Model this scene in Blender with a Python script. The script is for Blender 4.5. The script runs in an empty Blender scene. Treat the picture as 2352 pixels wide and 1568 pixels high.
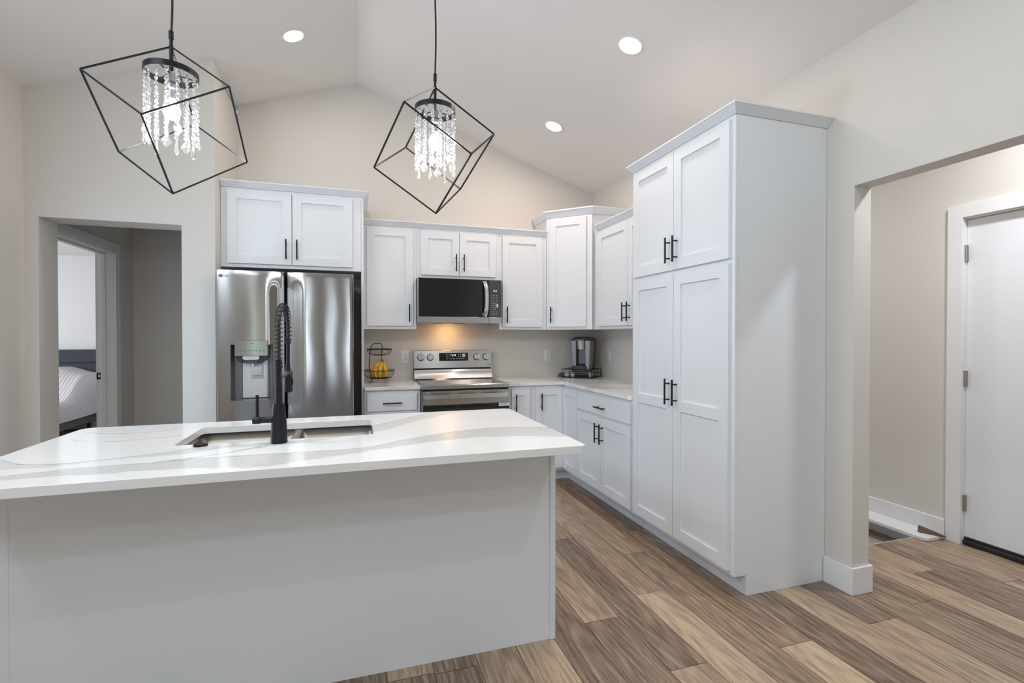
import bpy, bmesh, math, random
from mathutils import Vector, Matrix

random.seed(7)
R = math.radians
PI = math.pi
scene = bpy.context.scene
C = scene.collection

# ------------------------------------------------------------------ camera
cam_d = bpy.data.cameras.new('camera')
cam_d.sensor_width = 36.0
cam_d.lens = 1127.46 / 2352 * 36.0
cam_d.clip_start = 0.05
cam = bpy.data.objects.new('camera', cam_d)
cam.location = (0, 0, 1.3384)
cam.rotation_euler = (R(90 - 0.5877), 0, R(-17.6945))
C.objects.link(cam)
scene.camera = cam

# ------------------------------------------------------------------ exposure, sky
scene.view_settings.view_transform = 'Standard'
scene.view_settings.look = 'None'
scene.view_settings.gamma = 1.0
scene.view_settings.use_curve_mapping = False
scene.view_settings.exposure = 0.02

wd = bpy.data.worlds.new('sky')
scene.world = wd
wd.use_nodes = True
wd.node_tree.nodes['Background'].inputs[0].default_value = (0.62, 0.78, 1.0, 1)
wd.node_tree.nodes['Background'].inputs[1].default_value = 1.0


def area(name, loc, direction, sx, sy, power, col, spread=180, shape='RECTANGLE'):
    d = bpy.data.lights.new(name, 'AREA')
    d.shape = shape
    d.size = sx
    if shape in ('RECTANGLE', 'ELLIPSE'):
        d.size_y = sy
    d.energy = power
    d.color = col
    d.spread = R(spread)
    o = bpy.data.objects.new(name, d)
    o.location = loc
    o.rotation_euler = Vector(direction).to_track_quat('-Z', 'Y').to_euler()
    C.objects.link(o)
    return o


DAY = (0.82, 0.91, 1.0)
WARM = (1.0, 0.88, 0.72)
# daylight coming in through the windows of the living room behind the camera
for _x, _w, _p in ((-1.27, .20, 7.0), (-.46, .06, 2.2), (-.29, .09, 3.2), (.36, .15, 6.0)):
    area('daylight_rear_sidelight', (_x, -4.17, 1.22), (0, 1, 0), _w, 2.3, _p, DAY)
area('daylight_side_window', (-2.05, -3.9, 1.22), (1, 0, 0), 0.25, 2.3, 8.0, (0.80, 1.0, 0.88))
# added daylight fill from an invented high opening in the left wall
area('added_fill_left_high', (-2.05, 0.45, 2.62), (1, 0, 0), 2.0, 0.44, 36, (0.74, 0.88, 1.0))
area('added_fill_left_low', (-2.05, 3.08, 0.98), (1, 0, 0), 0.8, 1.8, 17, (0.55, 0.76, 1.0))  # added bluish fill from an unseen left opening, lifts the low cabinet fronts
area('entry_ceiling_lamp', (3.14, 1.42, 2.79), (0, 0, -1), 0.15, 0.15, 21, (0.93, 0.96, 1.0), 180, 'DISK')
area('added_fill_stairwell', (3.12, 3.9, 2.79), (0, 0, -1), 0.15, 0.15, 16, (0.97, 0.97, 1.0), 180, 'DISK')  # added fill to brighten the stair wall, no fixture known here
area('daylight_bedroom', (-5.9, 6.0, 1.5), (1, 0.1, 0), 1.8, 1.4, 106, (0.87, 0.92, 1.0))
# small warm task lamp under the microwave
area('microwave_task_lamp', (0.85, 4.62, 1.452), (0, 0.25, -1), 0.09, 0.05, 0.9, (1.0, 0.55, 0.20))


# ------------------------------------------------------------------ mesh helpers
def new():
    return bmesh.new()


def box(bm, x0, x1, y0, y1, z0, z1, bv=0.0, seg=1):
    vs = [bm.verts.new((x, y, z)) for x in (x0, x1) for y in (y0, y1) for z in (z0, z1)]
    idx = ((0, 1, 3, 2), (4, 6, 7, 5), (0, 4, 5, 1), (2, 3, 7, 6), (0, 2, 6, 4), (1, 5, 7, 3))
    fs = [bm.faces.new([vs[i] for i in f]) for f in idx]
    if bv > 0:
        es = list({e for f in fs for e in f.edges})
        bmesh.ops.bevel(bm, geom=es, offset=bv, segments=seg, affect='EDGES', profile=0.5)
    return bm


def frame_of(t, ref=None):
    t = t.normalized()
    if ref is None:
        ref = Vector((0, 0, 1)) if abs(t.z) < 0.9 else Vector((1, 0, 0))
    u = (ref - t * ref.dot(t)).normalized()
    return u, t.cross(u)


def tube(bm, pts, r, seg=8, closed=False, caps=True, sq=False):
    pts = [Vector(p) for p in pts]
    n = len(pts)
    rs = r if isinstance(r, (list, tuple)) else [r] * n
    rings = []
    u = None
    for i, p in enumerate(pts):
        if closed:
            t = pts[(i + 1) % n] - pts[i - 1]
        else:
            t = pts[min(i + 1, n - 1)] - pts[max(i - 1, 0)]
        u, v = frame_of(t, u)
        rings.append([bm.verts.new(p + (u * math.cos(a) + v * math.sin(a)) * rs[i])
                      for a in [2 * PI * (k + (0.5 if sq else 0)) / seg for k in range(seg)]])
    m = n if closed else n - 1
    for i in range(m):
        a, b = rings[i], rings[(i + 1) % n]
        for k in range(seg):
            bm.faces.new((a[k], a[(k + 1) % seg], b[(k + 1) % seg], b[k]))
    if caps and not closed:
        bm.faces.new(list(reversed(rings[0])))
        bm.faces.new(rings[-1])
    return bm


def lathe(bm, prof, seg=24, M=None, cap=True):
    """prof: list of (r, z) revolved about local Z; M places it."""
    M = M or Matrix()
    rings = []
    for r, z in prof:
        if r < 1e-6:
            rings.append([bm.verts.new(M @ Vector((0, 0, z)))])
        else:
            rings.append([bm.verts.new(M @ Vector((r * math.cos(2 * PI * k / seg), r * math.sin(2 * PI * k / seg), z))) for k in range(seg)])
    for a, b in zip(rings, rings[1:]):
        for k in range(seg):
            q = [a[k % len(a)], a[(k + 1) % len(a)], b[(k + 1) % len(b)], b[k % len(b)]]
            q = list(dict.fromkeys(q))
            if len(q) > 2:
                bm.faces.new(q)
    if cap:
        if len(rings[0]) > 1:
            bm.faces.new(list(reversed(rings[0])))
        if len(rings[-1]) > 1:
            bm.faces.new(rings[-1])
    return bm


def prism(bm, poly, a0, a1, axis='z'):
    """poly of 2D points extruded along axis: z -> (x,y); x -> (y,z); y -> (x,z)."""
    def P(p, a):
        return {'z': (p[0], p[1], a), 'x': (a, p[0], p[1]), 'y': (p[0], a, p[1])}[axis]
    b = [bm.verts.new(P(p, a0)) for p in poly]
    t = [bm.verts.new(P(p, a1)) for p in poly]
    n = len(poly)
    bm.faces.new(b)
    bm.faces.new(list(reversed(t)))
    for i in range(n):
        bm.faces.new((b[i], t[i], t[(i + 1) % n], b[(i + 1) % n]))
    return bm


def rounded(poly, rads, seg=6):
    out = []
    n = len(poly)
    for i in range(n):
        r = rads[i] if isinstance(rads, (list, tuple)) else rads
        p = Vector(poly[i]); a = Vector(poly[i - 1]); b = Vector(poly[(i + 1) % n])
        if r <= 0:
            out.append(tuple(p)); continue
        d1 = (a - p).normalized(); d2 = (b - p).normalized()
        for k in range(seg + 1):
            t = k / seg
            q = (p + d1 * r) * (1 - t) ** 2 + p * 2 * t * (1 - t) + (p + d2 * r) * t ** 2
            out.append((q.x, q.y))
    return out


def plate_with_holes(bm, outer, holes, z0, z1):
    edges = []
    loops = []
    for loop in [outer] + holes:
        vs = [bm.verts.new((x, y, z1)) for x, y in loop]
        loops.append(vs)
        edges += [bm.edges.new((vs[i], vs[(i + 1) % len(vs)])) for i in range(len(vs))]
    r = bmesh.ops.triangle_fill(bm, use_beauty=True, use_dissolve=False, edges=edges)
    top = [g for g in r['geom'] if isinstance(g, bmesh.types.BMFace)]
    ex = bmesh.ops.extrude_face_region(bm, geom=top, use_keep_orig=True)
    bmesh.ops.translate(bm, vec=(0, 0, z0 - z1), verts=[g for g in ex['geom'] if isinstance(g, bmesh.types.BMVert)])
    return bm


def sweep_profile(bm, path, prof):
    """mitred sweep of (out, z) profile along a 2D path; outward is to the right of travel."""
    path = [Vector(p) for p in path]
    n = len(path)
    dirs = [(path[i + 1] - path[i]).normalized() for i in range(n - 1)]
    rings = []
    for i in range(n):
        if i == 0:
            d = dirs[0]; o = Vector((d.y, -d.x))
        elif i == n - 1:
            d = dirs[-1]; o = Vector((d.y, -d.x))
        else:
            o1 = Vector((dirs[i - 1].y, -dirs[i - 1].x)); o2 = Vector((dirs[i].y, -dirs[i].x))
            o = o1 + o2
            o = o / (o.dot(o1))
        rings.append([bm.verts.new((path[i].x + o.x * q, path[i].y + o.y * q, z)) for q, z in prof])
    m = len(prof)
    for a, b in zip(rings, rings[1:]):
        for k in range(m):
            bm.faces.new((a[k], a[(k + 1) % m], b[(k + 1) % m], b[k]))
    bm.faces.new(rings[0]); bm.faces.new(list(reversed(rings[-1])))
    return bm


def xform(bm, M):
    bmesh.ops.transform(bm, matrix=M, verts=bm.verts)
    return bm


def obj(name, bm, mat, parent=None, smooth=None, bevel=None):
    bmesh.ops.recalc_face_normals(bm, faces=bm.faces)
    me = bpy.data.meshes.new(name)
    bm.to_mesh(me)
    bm.free()
    me.materials.append(mat)
    if smooth is not None:
        me.polygons.foreach_set('use_smooth', [True] * len(me.polygons))
        me.set_sharp_from_angle(angle=R(smooth))
    o = bpy.data.objects.new(name, me)
    C.objects.link(o)
    if parent is not None:
        o.parent = parent
    if bevel:
        m = o.modifiers.new('edge', 'BEVEL')
        m.width = bevel; m.segments = 2; m.limit_method = 'ANGLE'; m.angle_limit = R(40)
    return o


def tag(o, label=None, cat=None, group=None, kind=None):
    if label: o['label'] = label
    if cat: o['category'] = cat
    if group: o['group'] = group
    if kind: o['kind'] = kind
    return o


def thing(name, label, cat, loc=(0, 0, 0), rz=0.0, group=None):
    o = bpy.data.objects.new(name, None)
    o.empty_display_size = 0.1
    C.objects.link(o)
    o.location = loc
    o.rotation_euler = (0, 0, rz)
    return tag(o, label, cat, group)


def struct(name, bm, mat, parent=None, smooth=None, bevel=None):
    o = obj(name, bm, mat, parent, smooth, bevel)
    if parent is None:
        o['kind'] = 'structure'
    return o


def text_bm(body, size, M, thick=0.0004, align='LEFT'):
    cu = bpy.data.curves.new('lettering', 'FONT')
    cu.body = body; cu.size = size; cu.extrude = thick; cu.align_x = align; cu.align_y = 'CENTER'
    ob = bpy.data.objects.new('lettering', cu)
    C.objects.link(ob)
    dg = bpy.context.evaluated_depsgraph_get()
    me = bpy.data.meshes.new_from_object(ob.evaluated_get(dg))
    bm = new(); bm.from_mesh(me)
    bpy.data.objects.remove(ob); bpy.data.curves.remove(cu); bpy.data.meshes.remove(me)
    return xform(bm, M)


FACE_Y = Matrix.Rotation(R(90), 4, 'X')      # text plane standing up, read from -Y


# ------------------------------------------------------------------ materials
def mat(name, col, rough=0.5, metal=0.0, **kw):
    m = bpy.data.materials.new(name)
    m.use_nodes = True
    b = m.node_tree.nodes['Principled BSDF']
    b.inputs['Base Color'].default_value = (*col, 1)
    b.inputs['Roughness'].default_value = rough
    b.inputs['Metallic'].default_value = metal
    for k, v in kw.items():
        b.inputs[k.replace('_', ' ')].default_value = v
    return m


def nodes(m):
    return m.node_tree, m.node_tree.nodes['Principled BSDF']


def add_bump(m, scale, strength, dist=0.002, detail=3, rough_var=None, stretch=None):
    nt, b = nodes(m)
    tc = nt.nodes.new('ShaderNodeTexCoord')
    n = nt.nodes.new('ShaderNodeTexNoise')
    n.inputs['Scale'].default_value = scale
    n.inputs['Detail'].default_value = detail
    if stretch:
        mp = nt.nodes.new('ShaderNodeMapping')
        mp.inputs['Scale'].default_value = stretch
        nt.links.new(tc.outputs['Object'], mp.inputs['Vector'])
        nt.links.new(mp.outputs['Vector'], n.inputs['Vector'])
    else:
        nt.links.new(tc.outputs['Object'], n.inputs['Vector'])
    if strength:
        bp = nt.nodes.new('ShaderNodeBump')
        bp.inputs['Strength'].default_value = strength
        bp.inputs['Distance'].default_value = dist
        nt.links.new(n.outputs['Fac'], bp.inputs['Height'])
        nt.links.new(bp.outputs['Normal'], b.inputs['Normal'])
    if rough_var:
        mr = nt.nodes.new('ShaderNodeMapRange')
        mr.inputs['To Min'].default_value = rough_var[0]
        mr.inputs['To Max'].default_value = rough_var[1]
        nt.links.new(n.outputs['Fac'], mr.inputs['Value'])
        nt.links.new(mr.outputs['Result'], b.inputs['Roughness'])
    return m


def emis(name, col, strength):
    m = mat(name, (0, 0, 0), 0.5)
    nt, b = nodes(m)
    b.inputs['Emission Color'].default_value = (*col, 1)
    b.inputs['Emission Strength'].default_value = strength
    return m


M_wall = add_bump(mat('greige_wall_paint', (0.68, 0.645, 0.60), 0.72), 160, 0.10, 0.002)
M_ceil = add_bump(mat('ceiling_paint', (0.80, 0.77, 0.745), 0.8), 70, 0.20, 0.004, 4)
M_trim = mat('white_trim_paint', (0.80, 0.80, 0.80), 0.38)
M_cab = add_bump(mat('white_cabinet_paint', (0.775, 0.795, 0.825), 0.36), 220, 0.03, 0.001)
M_gap = mat('dark_gap', (0.03, 0.03, 0.03), 0.8)
M_black = mat('matt_black_metal', (0.018, 0.019, 0.022), 0.38, 0.6)
M_blackpl = mat('black_plastic', (0.02, 0.02, 0.021), 0.35)
M_rubber = mat('black_rubber', (0.015, 0.015, 0.015), 0.6)
M_glassblk = mat('black_glass', (0.012, 0.012, 0.014), 0.04, 0.0, Specular_IOR_Level=0.5)
M_chrome = mat('bright_steel', (0.75, 0.75, 0.75), 0.16, 1.0)
M_nickel = mat('brushed_nickel', (0.42, 0.36, 0.30), 0.35, 1.0)
M_plastic = mat('white_plastic', (0.80, 0.80, 0.80), 0.35)
M_greypl = mat('grey_plastic', (0.35, 0.36, 0.37), 0.4)
M_pale = mat('pale_grey_print', (0.55, 0.56, 0.58), 0.5)
M_dgrey = mat('dark_grey_enamel', (0.06, 0.06, 0.065), 0.4)
M_lens = emis('lamp_lens', (1.0, 0.95, 0.88), 9.0)
M_bulb = emis('bulb_glow', (1.0, 0.98, 0.95), 18.0)
M_led = emis('blue_white_led', (0.55, 0.6, 1.0), 3.0)
M_wire = mat('bronze_wire', (0.03, 0.018, 0.012), 0.4, 0.6)
M_print = mat('dark_print', (0.09, 0.09, 0.10), 0.5)


def brushed(name, col, rough, axis=(1, 1, 60), aniso=0.0, bump=0.02):
    m = mat(name, col, rough, 1.0)
    nt, b = nodes(m)
    tc = nt.nodes.new('ShaderNodeTexCoord')
    mp = nt.nodes.new('ShaderNodeMapping')
    mp.inputs['Scale'].default_value = axis
    n = nt.nodes.new('ShaderNodeTexNoise')
    n.inputs['Scale'].default_value = 12
    n.inputs['Detail'].default_value = 4
    nt.links.new(tc.outputs['Object'], mp.inputs['Vector'])
    nt.links.new(mp.outputs['Vector'], n.inputs['Vector'])
    mr = nt.nodes.new('ShaderNodeMapRange')
    mr.inputs['To Min'].default_value = rough * 0.8
    mr.inputs['To Max'].default_value = rough * 1.25
    nt.links.new(n.outputs['Fac'], mr.inputs['Value'])
    nt.links.new(mr.outputs['Result'], b.inputs['Roughness'])
    if bump:
        bp = nt.nodes.new('ShaderNodeBump')
        bp.inputs['Strength'].default_value = bump
        bp.inputs['Distance'].default_value = 0.001
        nt.links.new(n.outputs['Fac'], bp.inputs['Height'])
        nt.links.new(bp.outputs['Normal'], b.inputs['Normal'])
    if aniso:
        b.inputs['Anisotropic'].default_value = aniso
        b.inputs['Anisotropic Rotation'].default_value = 0.25
        tg = nt.nodes.new('ShaderNodeTangent')
        tg.direction_type = 'RADIAL'; tg.axis = 'Z'
        nt.links.new(tg.outputs['Tangent'], b.inputs['Tangent'])
    return m


M_steel = brushed('brushed_stainless', (0.385, 0.375, 0.37), 0.15, (1, 1, 70), 0.95)
M_steelh = brushed('brushed_stainless_trim', (0.47, 0.46, 0.45), 0.22, (1, 30, 70), 0.8)
M_sink = brushed('satin_sink_steel', (0.36, 0.325, 0.29), 0.45, (60, 60, 2), 0.0, 0.03)


def quartz(name, island):
    m = mat(name, (0.80, 0.80, 0.80), 0.11, Specular_IOR_Level=0.36)
    nt, b = nodes(m)
    L = nt.links.new
    N = nt.nodes.new
    tc = N('ShaderNodeTexCoord')
    white = (0.83, 0.825, 0.815, 1)

    def math_(op, a, bb=None, clamp=False):
        n = N('ShaderNodeMath'); n.operation = op; n.use_clamp = clamp
        for i, v in enumerate((a, bb)):
            if v is None: continue
            if hasattr(v, 'is_linked'): L(v, n.inputs[i])
            else: n.inputs[i].default_value = v
        return n.outputs[0]
    nz = N('ShaderNodeTexNoise'); nz.inputs['Scale'].default_value = 9; nz.inputs['Detail'].default_value = 6
    L(tc.outputs['Object'], nz.inputs['Vector'])
    nf = N('ShaderNodeTexNoise'); nf.inputs['Scale'].default_value = 45; nf.inputs['Detail'].default_value = 5
    L(tc.outputs['Object'], nf.inputs['Vector'])
    spk = N('ShaderNodeTexNoise'); spk.inputs['Scale'].default_value = 160; spk.inputs['Detail'].default_value = 2
    L(tc.outputs['Object'], spk.inputs['Vector'])
    wob = math_('ADD', math_('MULTIPLY', math_('SUBTRACT', nz.outputs['Fac'], 0.5), 0.05),
                math_('MULTIPLY', math_('SUBTRACT', nf.outputs['Fac'], 0.5), 0.014))
    sep = N('ShaderNodeSeparateXYZ'); L(tc.outputs['Object'], sep.inputs[0])
    X, Y = sep.outputs['X'], math_('ADD', sep.outputs['Y'], wob)
    band = None; line = None

    def curve(pts):
        c = N('ShaderNodeFloatCurve')
        cv = c.mapping.curves[0]
        pp = [((x + 1.4) / 2.6, (y - 1.5) / 1.4) for x, y in pts]
        while len(cv.points) < len(pp):
            cv.points.new(0.5, 0.5)
        for q, (a, bq) in zip(cv.points, pp):
            q.location = (a, bq)
        c.mapping.use_clip = False
        c.mapping.update()
        t = math_('DIVIDE', math_('ADD', X, 1.4), 2.6)
        L(t, c.inputs['Value'])
        return math_('ADD', math_('MULTIPLY', c.outputs[0], 1.4), 1.5)

    def window(x0, x1, soft=0.04):
        a = math_('DIVIDE', math_('SUBTRACT', X, x0), soft, True)
        bq = math_('DIVIDE', math_('SUBTRACT', x1, X), soft, True)
        return math_('MULTIPLY', a, bq)

    def edge_line(yc, w, width, fade=True):
        d = math_('ABSOLUTE', math_('SUBTRACT', Y, yc))
        l = math_('SUBTRACT', 1.0, math_('DIVIDE', d, width), True)
        k = math_('MULTIPLY', l, w)
        if fade:
            k = math_('MULTIPLY', k, math_('MULTIPLY', math_('SUBTRACT', nz.outputs['Fac'], 0.30), 2.6, True))
        return k

    if island:
        bands = [
            ([(-1.35, 1.80), (-1.03, 1.885), (-.82, 1.93), (-.6, 1.945), (-.45, 1.962), (-.24, 1.955), (.015, 1.955), (.19, 2.055), (.43, 2.165), (.65, 2.197), (.88, 2.124)],
             [(-1.35, 1.78), (-1.0, 1.83), (-.78, 1.83), (-.5, 1.81), (-.3, 1.775), (-.2, 1.80), (.015, 1.884), (.18, 1.945), (.395, 2.003), (.615, 1.99), (.84, 1.917)], -1.35, 1.0, 1.0, 0.5),
            ([(-1.25, 2.25), (-1.166, 2.139), (-.98, 2.02), (-.86, 2.027), (-.76, 2.06), (-.67, 2.092), (-.588, 2.153), (-.45, 2.23)],
             [(-1.25, 2.05), (-1.08, 1.983), (-.96, 1.978), (-.79, 2.027), (-.656, 2.035), (-.49, 2.098), (-.40, 2.15)], -1.25, -.42, 0.75, 0.6),
            ([(-.66, 1.945), (-.466, 2.010), (-.39, 2.072), (-.31, 2.125), (-.15, 2.20), (.084, 2.428), (.202, 2.543), (.338, 2.695), (.45, 2.82)],
             [(-.66, 1.935), (-.466, 1.998), (-.39, 2.055), (-.31, 2.09), (-.15, 2.14), (.078, 2.263), (.223, 2.42), (.484, 2.673), (.60, 2.78)], -.66, .6, 0.8, 0.7),
        ]
        thin = [([(-1.25, 2.62), (-1.17, 2.527), (-.99, 2.391), (-.88, 2.381), (-.71, 2.439), (-.5, 2.53)], -1.2, -.69, .5),
                ([(-1.2, 2.67), (-1.177, 2.66), (-.944, 2.556), (-.712, 2.611), (-.4, 2.68)], -1.15, -.1, .45),
                ([(-1.2, 2.74), (-.95, 2.62), (-.65, 2.66), (-.2, 2.72)], -1.1, -.2, .35)]
        for up, lo, x0, x1, amt, la in bands:
            cu, cl = curve(up), curve(lo)
            w = window(x0, x1)
            m1 = math_('DIVIDE', math_('SUBTRACT', cu, Y), 0.006, True)
            m2 = math_('DIVIDE', math_('SUBTRACT', Y, cl), 0.006, True)
            k = math_('MULTIPLY', math_('MULTIPLY', m1, m2), math_('MULTIPLY', w, amt))
            band = k if band is None else math_('MAXIMUM', band, k)
            e = math_('MULTIPLY', edge_line(cu, w, 0.008), la * 1.6)
            e2 = math_('MULTIPLY', edge_line(cl, w, 0.005), la * 0.8)
            line = math_('MAXIMUM', e, e2) if line is None else math_('MAXIMUM', line, math_('MAXIMUM', e, e2))
        for pts, x0, x1, amt in thin:
            e = math_('MULTIPLY', edge_line(curve(pts), window(x0, x1), 0.009), amt * 1.6)
            line = math_('MAXIMUM', line, e)
    else:
        wv = N('ShaderNodeTexWave'); wv.wave_type = 'BANDS'; wv.bands_direction = 'DIAGONAL'
        wv.inputs['Scale'].default_value = 0.75; wv.inputs['Distortion'].default_value = 5
        wv.inputs['Detail'].default_value = 3; wv.inputs['Detail Scale'].default_value = 1.6
        L(tc.outputs['Object'], wv.inputs['Vector'])
        band = math_('MULTIPLY', math_('SUBTRACT', wv.outputs['Fac'], 0.80), 4.0, True)
        line = math_('MULTIPLY', math_('SUBTRACT', 1.0, math_('DIVIDE', math_('ABSOLUTE', math_('SUBTRACT', wv.outputs['Fac'], 0.80)), 0.05), True),
                     math_('MULTIPLY', math_('SUBTRACT', nz.outputs['Fac'], 0.42), 3.0, True))
    mix = N('ShaderNodeMix'); mix.data_type = 'RGBA'
    mix.inputs[6].default_value = white
    mix.inputs[7].default_value = (0.60, 0.595, 0.575, 1)
    fac = math_('MULTIPLY', band, math_('ADD', 0.55, math_('MULTIPLY', spk.outputs['Fac'], 0.6)), True)
    L(fac, mix.inputs[0])
    mix2 = N('ShaderNodeMix'); mix2.data_type = 'RGBA'
    L(mix.outputs[2], mix2.inputs[6])
    mix2.inputs[7].default_value = (0.17, 0.165, 0.16, 1)
    L(math_('MULTIPLY', line, 0.9, True), mix2.inputs[0])
    L(mix2.outputs[2], b.inputs['Base Color'])
    return m


M_quartz = quartz('veined_quartz', True)
M_quartz2 = quartz('veined_quartz_perimeter', False)


def floor_mat():
    m = mat('vinyl_plank', (0.4, 0.3, 0.2), 0.33)
    nt, b = nodes(m)
    L, N = nt.links.new, nt.nodes.new
    tc = N('ShaderNodeTexCoord')
    at = N('ShaderNodeAttribute'); at.attribute_name = 'tone'
    sh = N('ShaderNodeAttribute'); sh.attribute_name = 'shift'
    cmb = N('ShaderNodeCombineXYZ'); L(sh.outputs['Fac'], cmb.inputs['Z']); L(sh.outputs['Fac'], cmb.inputs['X'])
    add = N('ShaderNodeVectorMath'); add.operation = 'ADD'
    L(tc.outputs['Object'], add.inputs[0]); L(cmb.outputs[0], add.inputs[1])

    def noise(sc, scale, det, dist=0.0, rough=0.55):
        mp = N('ShaderNodeMapping'); mp.inputs['Scale'].default_value = sc
        L(add.outputs[0], mp.inputs['Vector'])
        n = N('ShaderNodeTexNoise'); n.inputs['Scale'].default_value = scale
        n.inputs['Detail'].default_value = det; n.inputs['Distortion'].default_value = dist
        n.inputs['Roughness'].default_value = rough
        L(mp.outputs['Vector'], n.inputs['Vector'])
        return n.outputs['Fac']
    fine = noise((1, 0.030, 1), 300, 6, 0.8)
    med = noise((1, 0.060, 1), 46, 5, 1.2)
    broad = noise((1, 0.085, 1), 13, 3, 0.6)

    def rings():
        ax = N('ShaderNodeAttribute'); ax.attribute_name = 'plank_x'
        ay = N('ShaderNodeAttribute'); ay.attribute_name = 'plank_y'
        c = N('ShaderNodeCombineXYZ'); L(ax.outputs['Fac'], c.inputs['X']); L(ay.outputs['Fac'], c.inputs['Y'])
        sb = N('ShaderNodeVectorMath'); sb.operation = 'SUBTRACT'
        L(tc.outputs['Object'], sb.inputs[0]); L(c.outputs[0], sb.inputs[1])
        mp = N('ShaderNodeMapping'); mp.inputs['Scale'].default_value = (1, 0.11, 1)
        L(sb.outputs[0], mp.inputs['Vector'])
        w = N('ShaderNodeTexWave'); w.wave_type = 'RINGS'; w.rings_direction = 'Z'
        w.inputs['Scale'].default_value = 13; w.inputs['Distortion'].default_value = 3.2
        w.inputs['Detail'].default_value = 3; w.inputs['Detail Scale'].default_value = 2.2
        L(mp.outputs['Vector'], w.inputs['Vector'])
        return w.outputs['Fac']
    rg = rings()
    pores = noise((1, 0.022, 1), 520, 3, 0.3)

    def mth(op, a, bb, clamp=False):
        n = N('ShaderNodeMath'); n.operation = op; n.use_clamp = clamp
        for i, v in enumerate((a, bb)):
            if hasattr(v, 'is_linked'): L(v, n.inputs[i])
            else: n.inputs[i].default_value = v
        return n.outputs[0]
    t = mth('ADD', at.outputs['Fac'], mth('MULTIPLY', mth('SUBTRACT', broad, 0.5), 0.6))
    t = mth('ADD', t, mth('MULTIPLY', mth('SUBTRACT', med, 0.5), 0.75))
    t = mth('ADD', t, mth('MULTIPLY', mth('SUBTRACT', rg, 0.5), 0.15))
    t = mth('ADD', t, mth('MULTIPLY', mth('SUBTRACT', fine, 0.5), 0.85))
    t = mth('SUBTRACT', t, mth('MULTIPLY', mth('MULTIPLY', mth('SUBTRACT', pores, 0.56), 7.0, True), 0.24))
    cr = N('ShaderNodeValToRGB')
    L(t, cr.inputs[0])
    el = cr.color_ramp.elements
    el[0].position = 0.0; el[0].color = (0.070, 0.044, 0.029, 1)
    el[1].position = 1.0; el[1].color = (0.60, 0.46, 0.315, 1)
    for p, c in ((0.25, (0.165, 0.110, 0.074, 1)), (0.5, (0.305, 0.215, 0.145, 1)), (0.75, (0.47, 0.345, 0.23, 1))):
        e = el.new(p); e.color = c
    L(cr.outputs[0], b.inputs['Base Color'])
    bp = N('ShaderNodeBump'); bp.inputs['Strength'].default_value = 0.12; bp.inputs['Distance'].default_value = 0.001
    L(fine, bp.inputs['Height']); L(bp.outputs['Normal'], b.inputs['Normal'])
    return m


M_floor = floor_mat()
M_crystal = None


def crystal_mat():
    m = bpy.data.materials.new('cut_crystal'); m.use_nodes = True
    nt = m.node_tree; nt.nodes.clear()
    o = nt.nodes.new('ShaderNodeOutputMaterial')
    g = nt.nodes.new('ShaderNodeBsdfGlass'); g.inputs['IOR'].default_value = 1.5; g.inputs['Roughness'].default_value = 0.02
    t = nt.nodes.new('ShaderNodeBsdfTranslucent'); t.inputs['Color'].default_value = (0.95, 0.97, 1, 1)
    d = nt.nodes.new('ShaderNodeBsdfDiffuse'); d.inputs['Color'].default_value = (0.95, 0.97, 1, 1)
    a = nt.nodes.new('ShaderNodeAddShader')
    mx0 = nt.nodes.new('ShaderNodeMixShader'); mx0.inputs[0].default_value = 0.5
    nt.links.new(t.outputs[0], mx0.inputs[1]); nt.links.new(d.outputs[0], mx0.inputs[2])
    mx = nt.nodes.new('ShaderNodeMixShader'); mx.inputs[0].default_value = 0.02
    nt.links.new(g.outputs[0], mx.inputs[1]); nt.links.new(mx0.outputs[0], mx.inputs[2])
    nt.links.new(mx.outputs[0], o.inputs[0])
    return m


M_crystal = crystal_mat()

# ------------------------------------------------------------------ key dimensions
XL, XR, YB, YF = -2.074, 2.449, 4.79, -4.2          # room: left, right, back and rear wall planes
RX, RZ, SL = 0.024, 3.674, 1 / 3                    # ridge line and roof pitch
YD0, YD1 = 4.055, 4.276                             # wall with the hall opening
XH0, XH1 = -1.9975, -1.1777                         # hall opening
XDC = -0.967                                        # right end of that wall
ZO = 2.132
XO2, XE = 2.5653, 3.724                             # far face of right wall, entry wall


def zc(x):
    return RZ - SL * abs(x - RX)


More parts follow.
